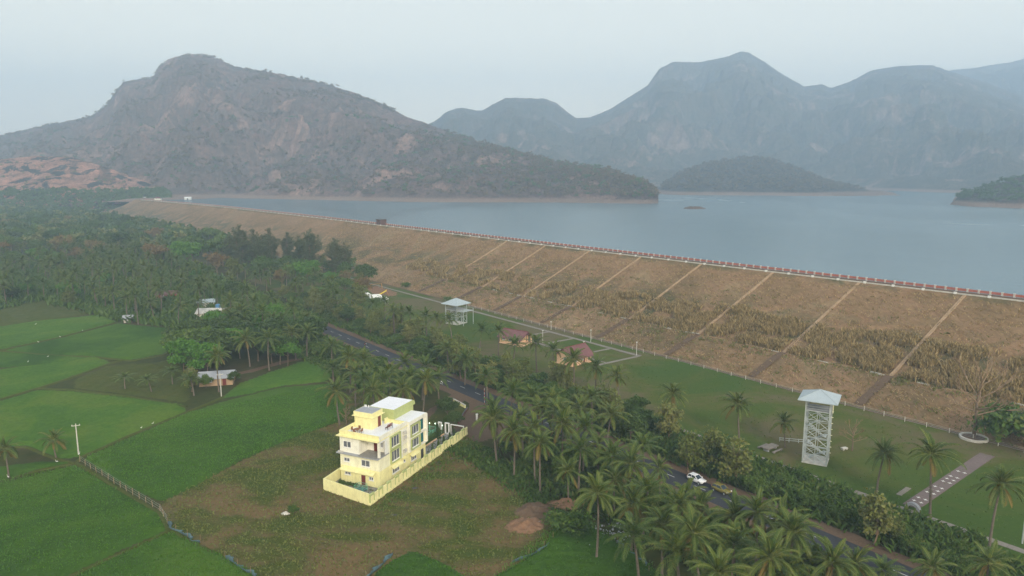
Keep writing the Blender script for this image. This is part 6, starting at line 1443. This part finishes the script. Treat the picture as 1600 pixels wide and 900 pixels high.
p = SN(1085, pn(1085) - 4, 23.1); car('parked_car', P(226, 309, 23) , RA + .6, 'carwhite', 'tiny white van at the far end of the dam crest', 'van', 4.8, 1.9, 2.1)

def body_skin(joints, bones, radii, name, mat, parent=None, loc=None):
    me = bpy.data.meshes.new(name); me.from_pydata(joints, bones, []); me.update(); me.materials.append(M[mat]); o = link(name, me, parent, loc)
    md = o.modifiers.new('skin', 'SKIN'); md.use_smooth_shade = True
    for i, v in enumerate(me.skin_vertices[0].data): v.radius = (radii[i], radii[i]); v.use_root = (i == 0)
    o.modifiers.new('sub', 'SUBSURF').levels = 1; o.modifiers['sub'].render_levels = 1; return o
def person(base, ang, pose, label, shirt, trousers, group=None):
    r = empty('person', base, ang, label, 'person', group)
    if pose == 'ride':   # seated, hands on handlebar, feet on footrests; front at +x
        J = [(0, 0, .82), (.02, 0, 1.05), (.06, 0, 1.28), (.09, 0, 1.42), (.12, 0, 1.55), (.13, 0, 1.66), (.07, .2, 1.32), (.25, .26, 1.12), (.50, .24, 1.02), (.07, -.2, 1.32), (.25, -.26, 1.12), (.50, -.24, 1.02), (.05, .1, .80), (.40, .16, .72), (.28, .17, .34), (.42, .17, .30), (.05, -.1, .80), (.40, -.16, .72), (.28, -.17, .34), (.42, -.17, .30)]
    else:
        J = [(0, 0, .92), (0, 0, 1.12), (0, 0, 1.34), (0, 0, 1.48), (.01, 0, 1.58), (.02, 0, 1.7), (0, .2, 1.38), (-.08, .25, 1.12), (.02, .26, .88), (0, -.2, 1.38), (.08, -.25, 1.12), (.2, -.25, .92), (0, .09, .86), (.14, .1, .48), (.12, .1, .07), (.27, .1, .04), (0, -.09, .86), (-.06, -.1, .48), (-.24, -.1, .1), (-.12, -.1, .04)]
    B = [(0, 1), (1, 2), (2, 3), (3, 4), (4, 5), (2, 6), (6, 7), (7, 8), (2, 9), (9, 10), (10, 11), (0, 12), (12, 13), (13, 14), (14, 15), (0, 16), (16, 17), (17, 18), (18, 19)]
    rad = [.15, .14, .16, .07, .09, .085, .06, .045, .035, .06, .045, .035, .09, .065, .045, .04, .09, .065, .045, .04]
    body_skin(J, B, rad, 'body', 'skin', r)
    body_skin([J[0], J[1], J[2], J[6], J[7], J[9], J[10]], [(0, 1), (1, 2), (2, 3), (3, 4), (2, 5), (5, 6)], [.17, .165, .18, .08, .06, .08, .06], 'shirt', shirt, r)
    body_skin([J[0], J[12], J[13], J[14], J[16], J[17], J[18]], [(0, 1), (1, 2), (2, 3), (0, 4), (4, 5), (5, 6)], [.165, .105, .08, .06, .105, .08, .06], 'trousers', trousers, r)
    hx, hy, hz = J[5]; MB().tube([(hx - .01, hy, hz - .06), (hx - .01, hy, hz), (hx - .01, hy, hz + .07), (hx - .01, hy, hz + .12)], [.10, .115, .10, .03], 10).build('hair', M['rubber'], r, True); return r
def bike(base, ang, mat, label):
    r = empty('scooter' if mat == 'whitecloth' else 'motorcycle', base, ang, label, 'scooter' if mat == 'whitecloth' else 'motorcycle')
    for x in (-.6, .62):
        wl = MB().tube([(x + .27 * cos(a), 0, .3 + .27 * sin(a)) for a in np.linspace(0, 2 * pi, 15)], [.05] * 15, 5).build('wheel', M['rubber'], r); MB().bar((x, -.06, .3), (x, .06, .3), .12, n=8).build('hub', M['steel'], wl)
    MB().tube([(-.85, 0, .62), (-.5, 0, .62), (-.15, 0, .55), (.1, 0, .42), (.35, 0, .5), (.5, 0, .85)], [.08, .17, .18, .15, .12, .09], 8).build('body', M[mat], r, True)
    MB().box(-.75, .1, -.13, .13, .72, .8).build('seat', M['rubber'], r); MB().bar((.62, 0, .3), (.45, 0, 1.0), .04).build('fork', M['steel'], r)
    MB().bar((.45, -.32, 1.02), (.45, .32, 1.02), .02).build('handlebar', M['rubber'], r); MB().tube([(.5, 0, .85), (.6, 0, .85), (.64, 0, .85)], [.08, .09, .06], 8).build('headlight', M['white'], r); return r
zr_ = .21
b = P(690, 602, zr_); bike(b, RA, 'whitecloth', 'white scooter riding down the road past the house turning'); person(b, RA, 'ride', 'rider in white shirt on the white scooter', 'whitecloth', 'darkcloth')
b = P(571, 540, zr_); bike(b, RA, 'redcloth', 'dark red motorcycle farther up the road'); person(b, RA, 'ride', 'rider in dark clothes on the red motorcycle', 'darkcloth', 'darkcloth')
b = P(995, 741, zr_); person(b, RA, 'walk', 'person in dark clothes walking along the road edge before the parked cars', 'darkcloth', 'darkcloth')
# egrets on the bunds
def egret(p, a, lab):
    r = empty('egret', p, a, lab, 'bird', 'white egrets on the paddy bunds', 1.05)
    MB().tube([(-.28, 0, .34), (-.12, 0, .4), (.08, 0, .44), (.18, 0, .52), (.14, 0, .66), (.2, 0, .76), (.27, 0, .77)], [.02, .09, .1, .045, .03, .04, .025], 6).build('body', M['white'], r, True)
    MB().bar((.27, 0, .77), (.4, 0, .74), .014, .004, 4).build('beak', M['yellowplastic'], r)
    for y in (-.04, .04): MB().bar((0, y, .36), (.02, y, 0), .012, n=4).build('leg', M['rubber'], r)
egl = ['white egret on the bund end of the farthest paddy', 'white egret halfway along the farthest bund', 'white egret on the bund close to the frame edge', 'white egret on the curved bund', 'white egret standing on the path near the far weedy plot', 'white egret standing by the concrete pole', 'white egret beside the squat dark palm', 'white egret under the palm by the frame edge', 'white egret on the long bund, higher one of a pair', 'white egret on the long bund, lower one of a pair', 'white egret in the far weedy plot', 'white egret on the dirt strip of the far paddy']
for i, (cx, by) in enumerate([(129, 518), (94, 528), (60, 536), (75, 559), (44, 567), (124, 712), (89, 724), (13, 748), (239, 664), (221, 671), (27, 472), (56, 508)]): egret(P(cx, by, .3), R.uniform(0, 6), egl[i])

# ---------------------------------------------------------------- haze: one closed box of pale air
m = bpy.data.materials.new('haze_air'); m.use_nodes = True; nt = m.node_tree; nt.nodes.clear()
pv = nt.nodes.new('ShaderNodeVolumePrincipled'); pv.inputs['Color'].default_value = (.58, .77, .97, 1); pv.inputs['Density'].default_value = HAZE; pv.inputs['Anisotropy'].default_value = 0
ou = nt.nodes.new('ShaderNodeOutputMaterial'); nt.links.new(pv.outputs[0], ou.inputs['Volume'])
tag(MB().box(-5200, 5200, -300, 5800, -1.5, 800).build('haze', m), 'pale blue haze filling the valley air', 'haze', kind='stuff')
prot = {r.name for L_ in (PALM, *TREES.values()) for r in L_}
ones = 'first second third fourth fifth sixth seventh eighth ninth tenth eleventh twelfth thirteenth fourteenth fifteenth sixteenth seventeenth eighteenth nineteenth'.split()
def ordinal(i):
    if i < 19: return ones[i]
    t, u = divmod(i + 1, 10); tens = {2: 'twent', 3: 'thirt', 4: 'fort', 5: 'fift'}[t]
    return tens + ('ieth' if u == 0 else 'y-' + ones[u - 1])
sets = {}
for o in sc.objects:
    if o.parent is None and o.name not in prot and o.get('label') and o.get('group'): sets.setdefault((o['label'], o['group']), []).append(o)
for (lab_, g_), os_ in sets.items():
    if len(os_) < 2 or len(os_) > 59: continue
    a_, _, t_ = lab_.partition(', '); n_ = 13 - len(t_.split())
    base_ = ' '.join(a_.split()[:max(4, n_)]); 
    for k_ in range(3):
        for sfx in (' the', ' of', ' in', ' and', ' between', ' at', ' with', ' far', ' under', ' before', ' among', ' beyond'): base_ = base_.removesuffix(sfx)
    for i, o in enumerate(sorted(os_, key=lambda q: q.location.x / q.location.y)): o['label'] = f'{base_}{", " + t_ if t_ else ""}, {ordinal(i)} from left'
for L_ in (PALM, *TREES.values()):
    for r in L_:
        for c_ in list(r.children): bpy.data.objects.remove(c_)
        bpy.data.objects.remove(r)
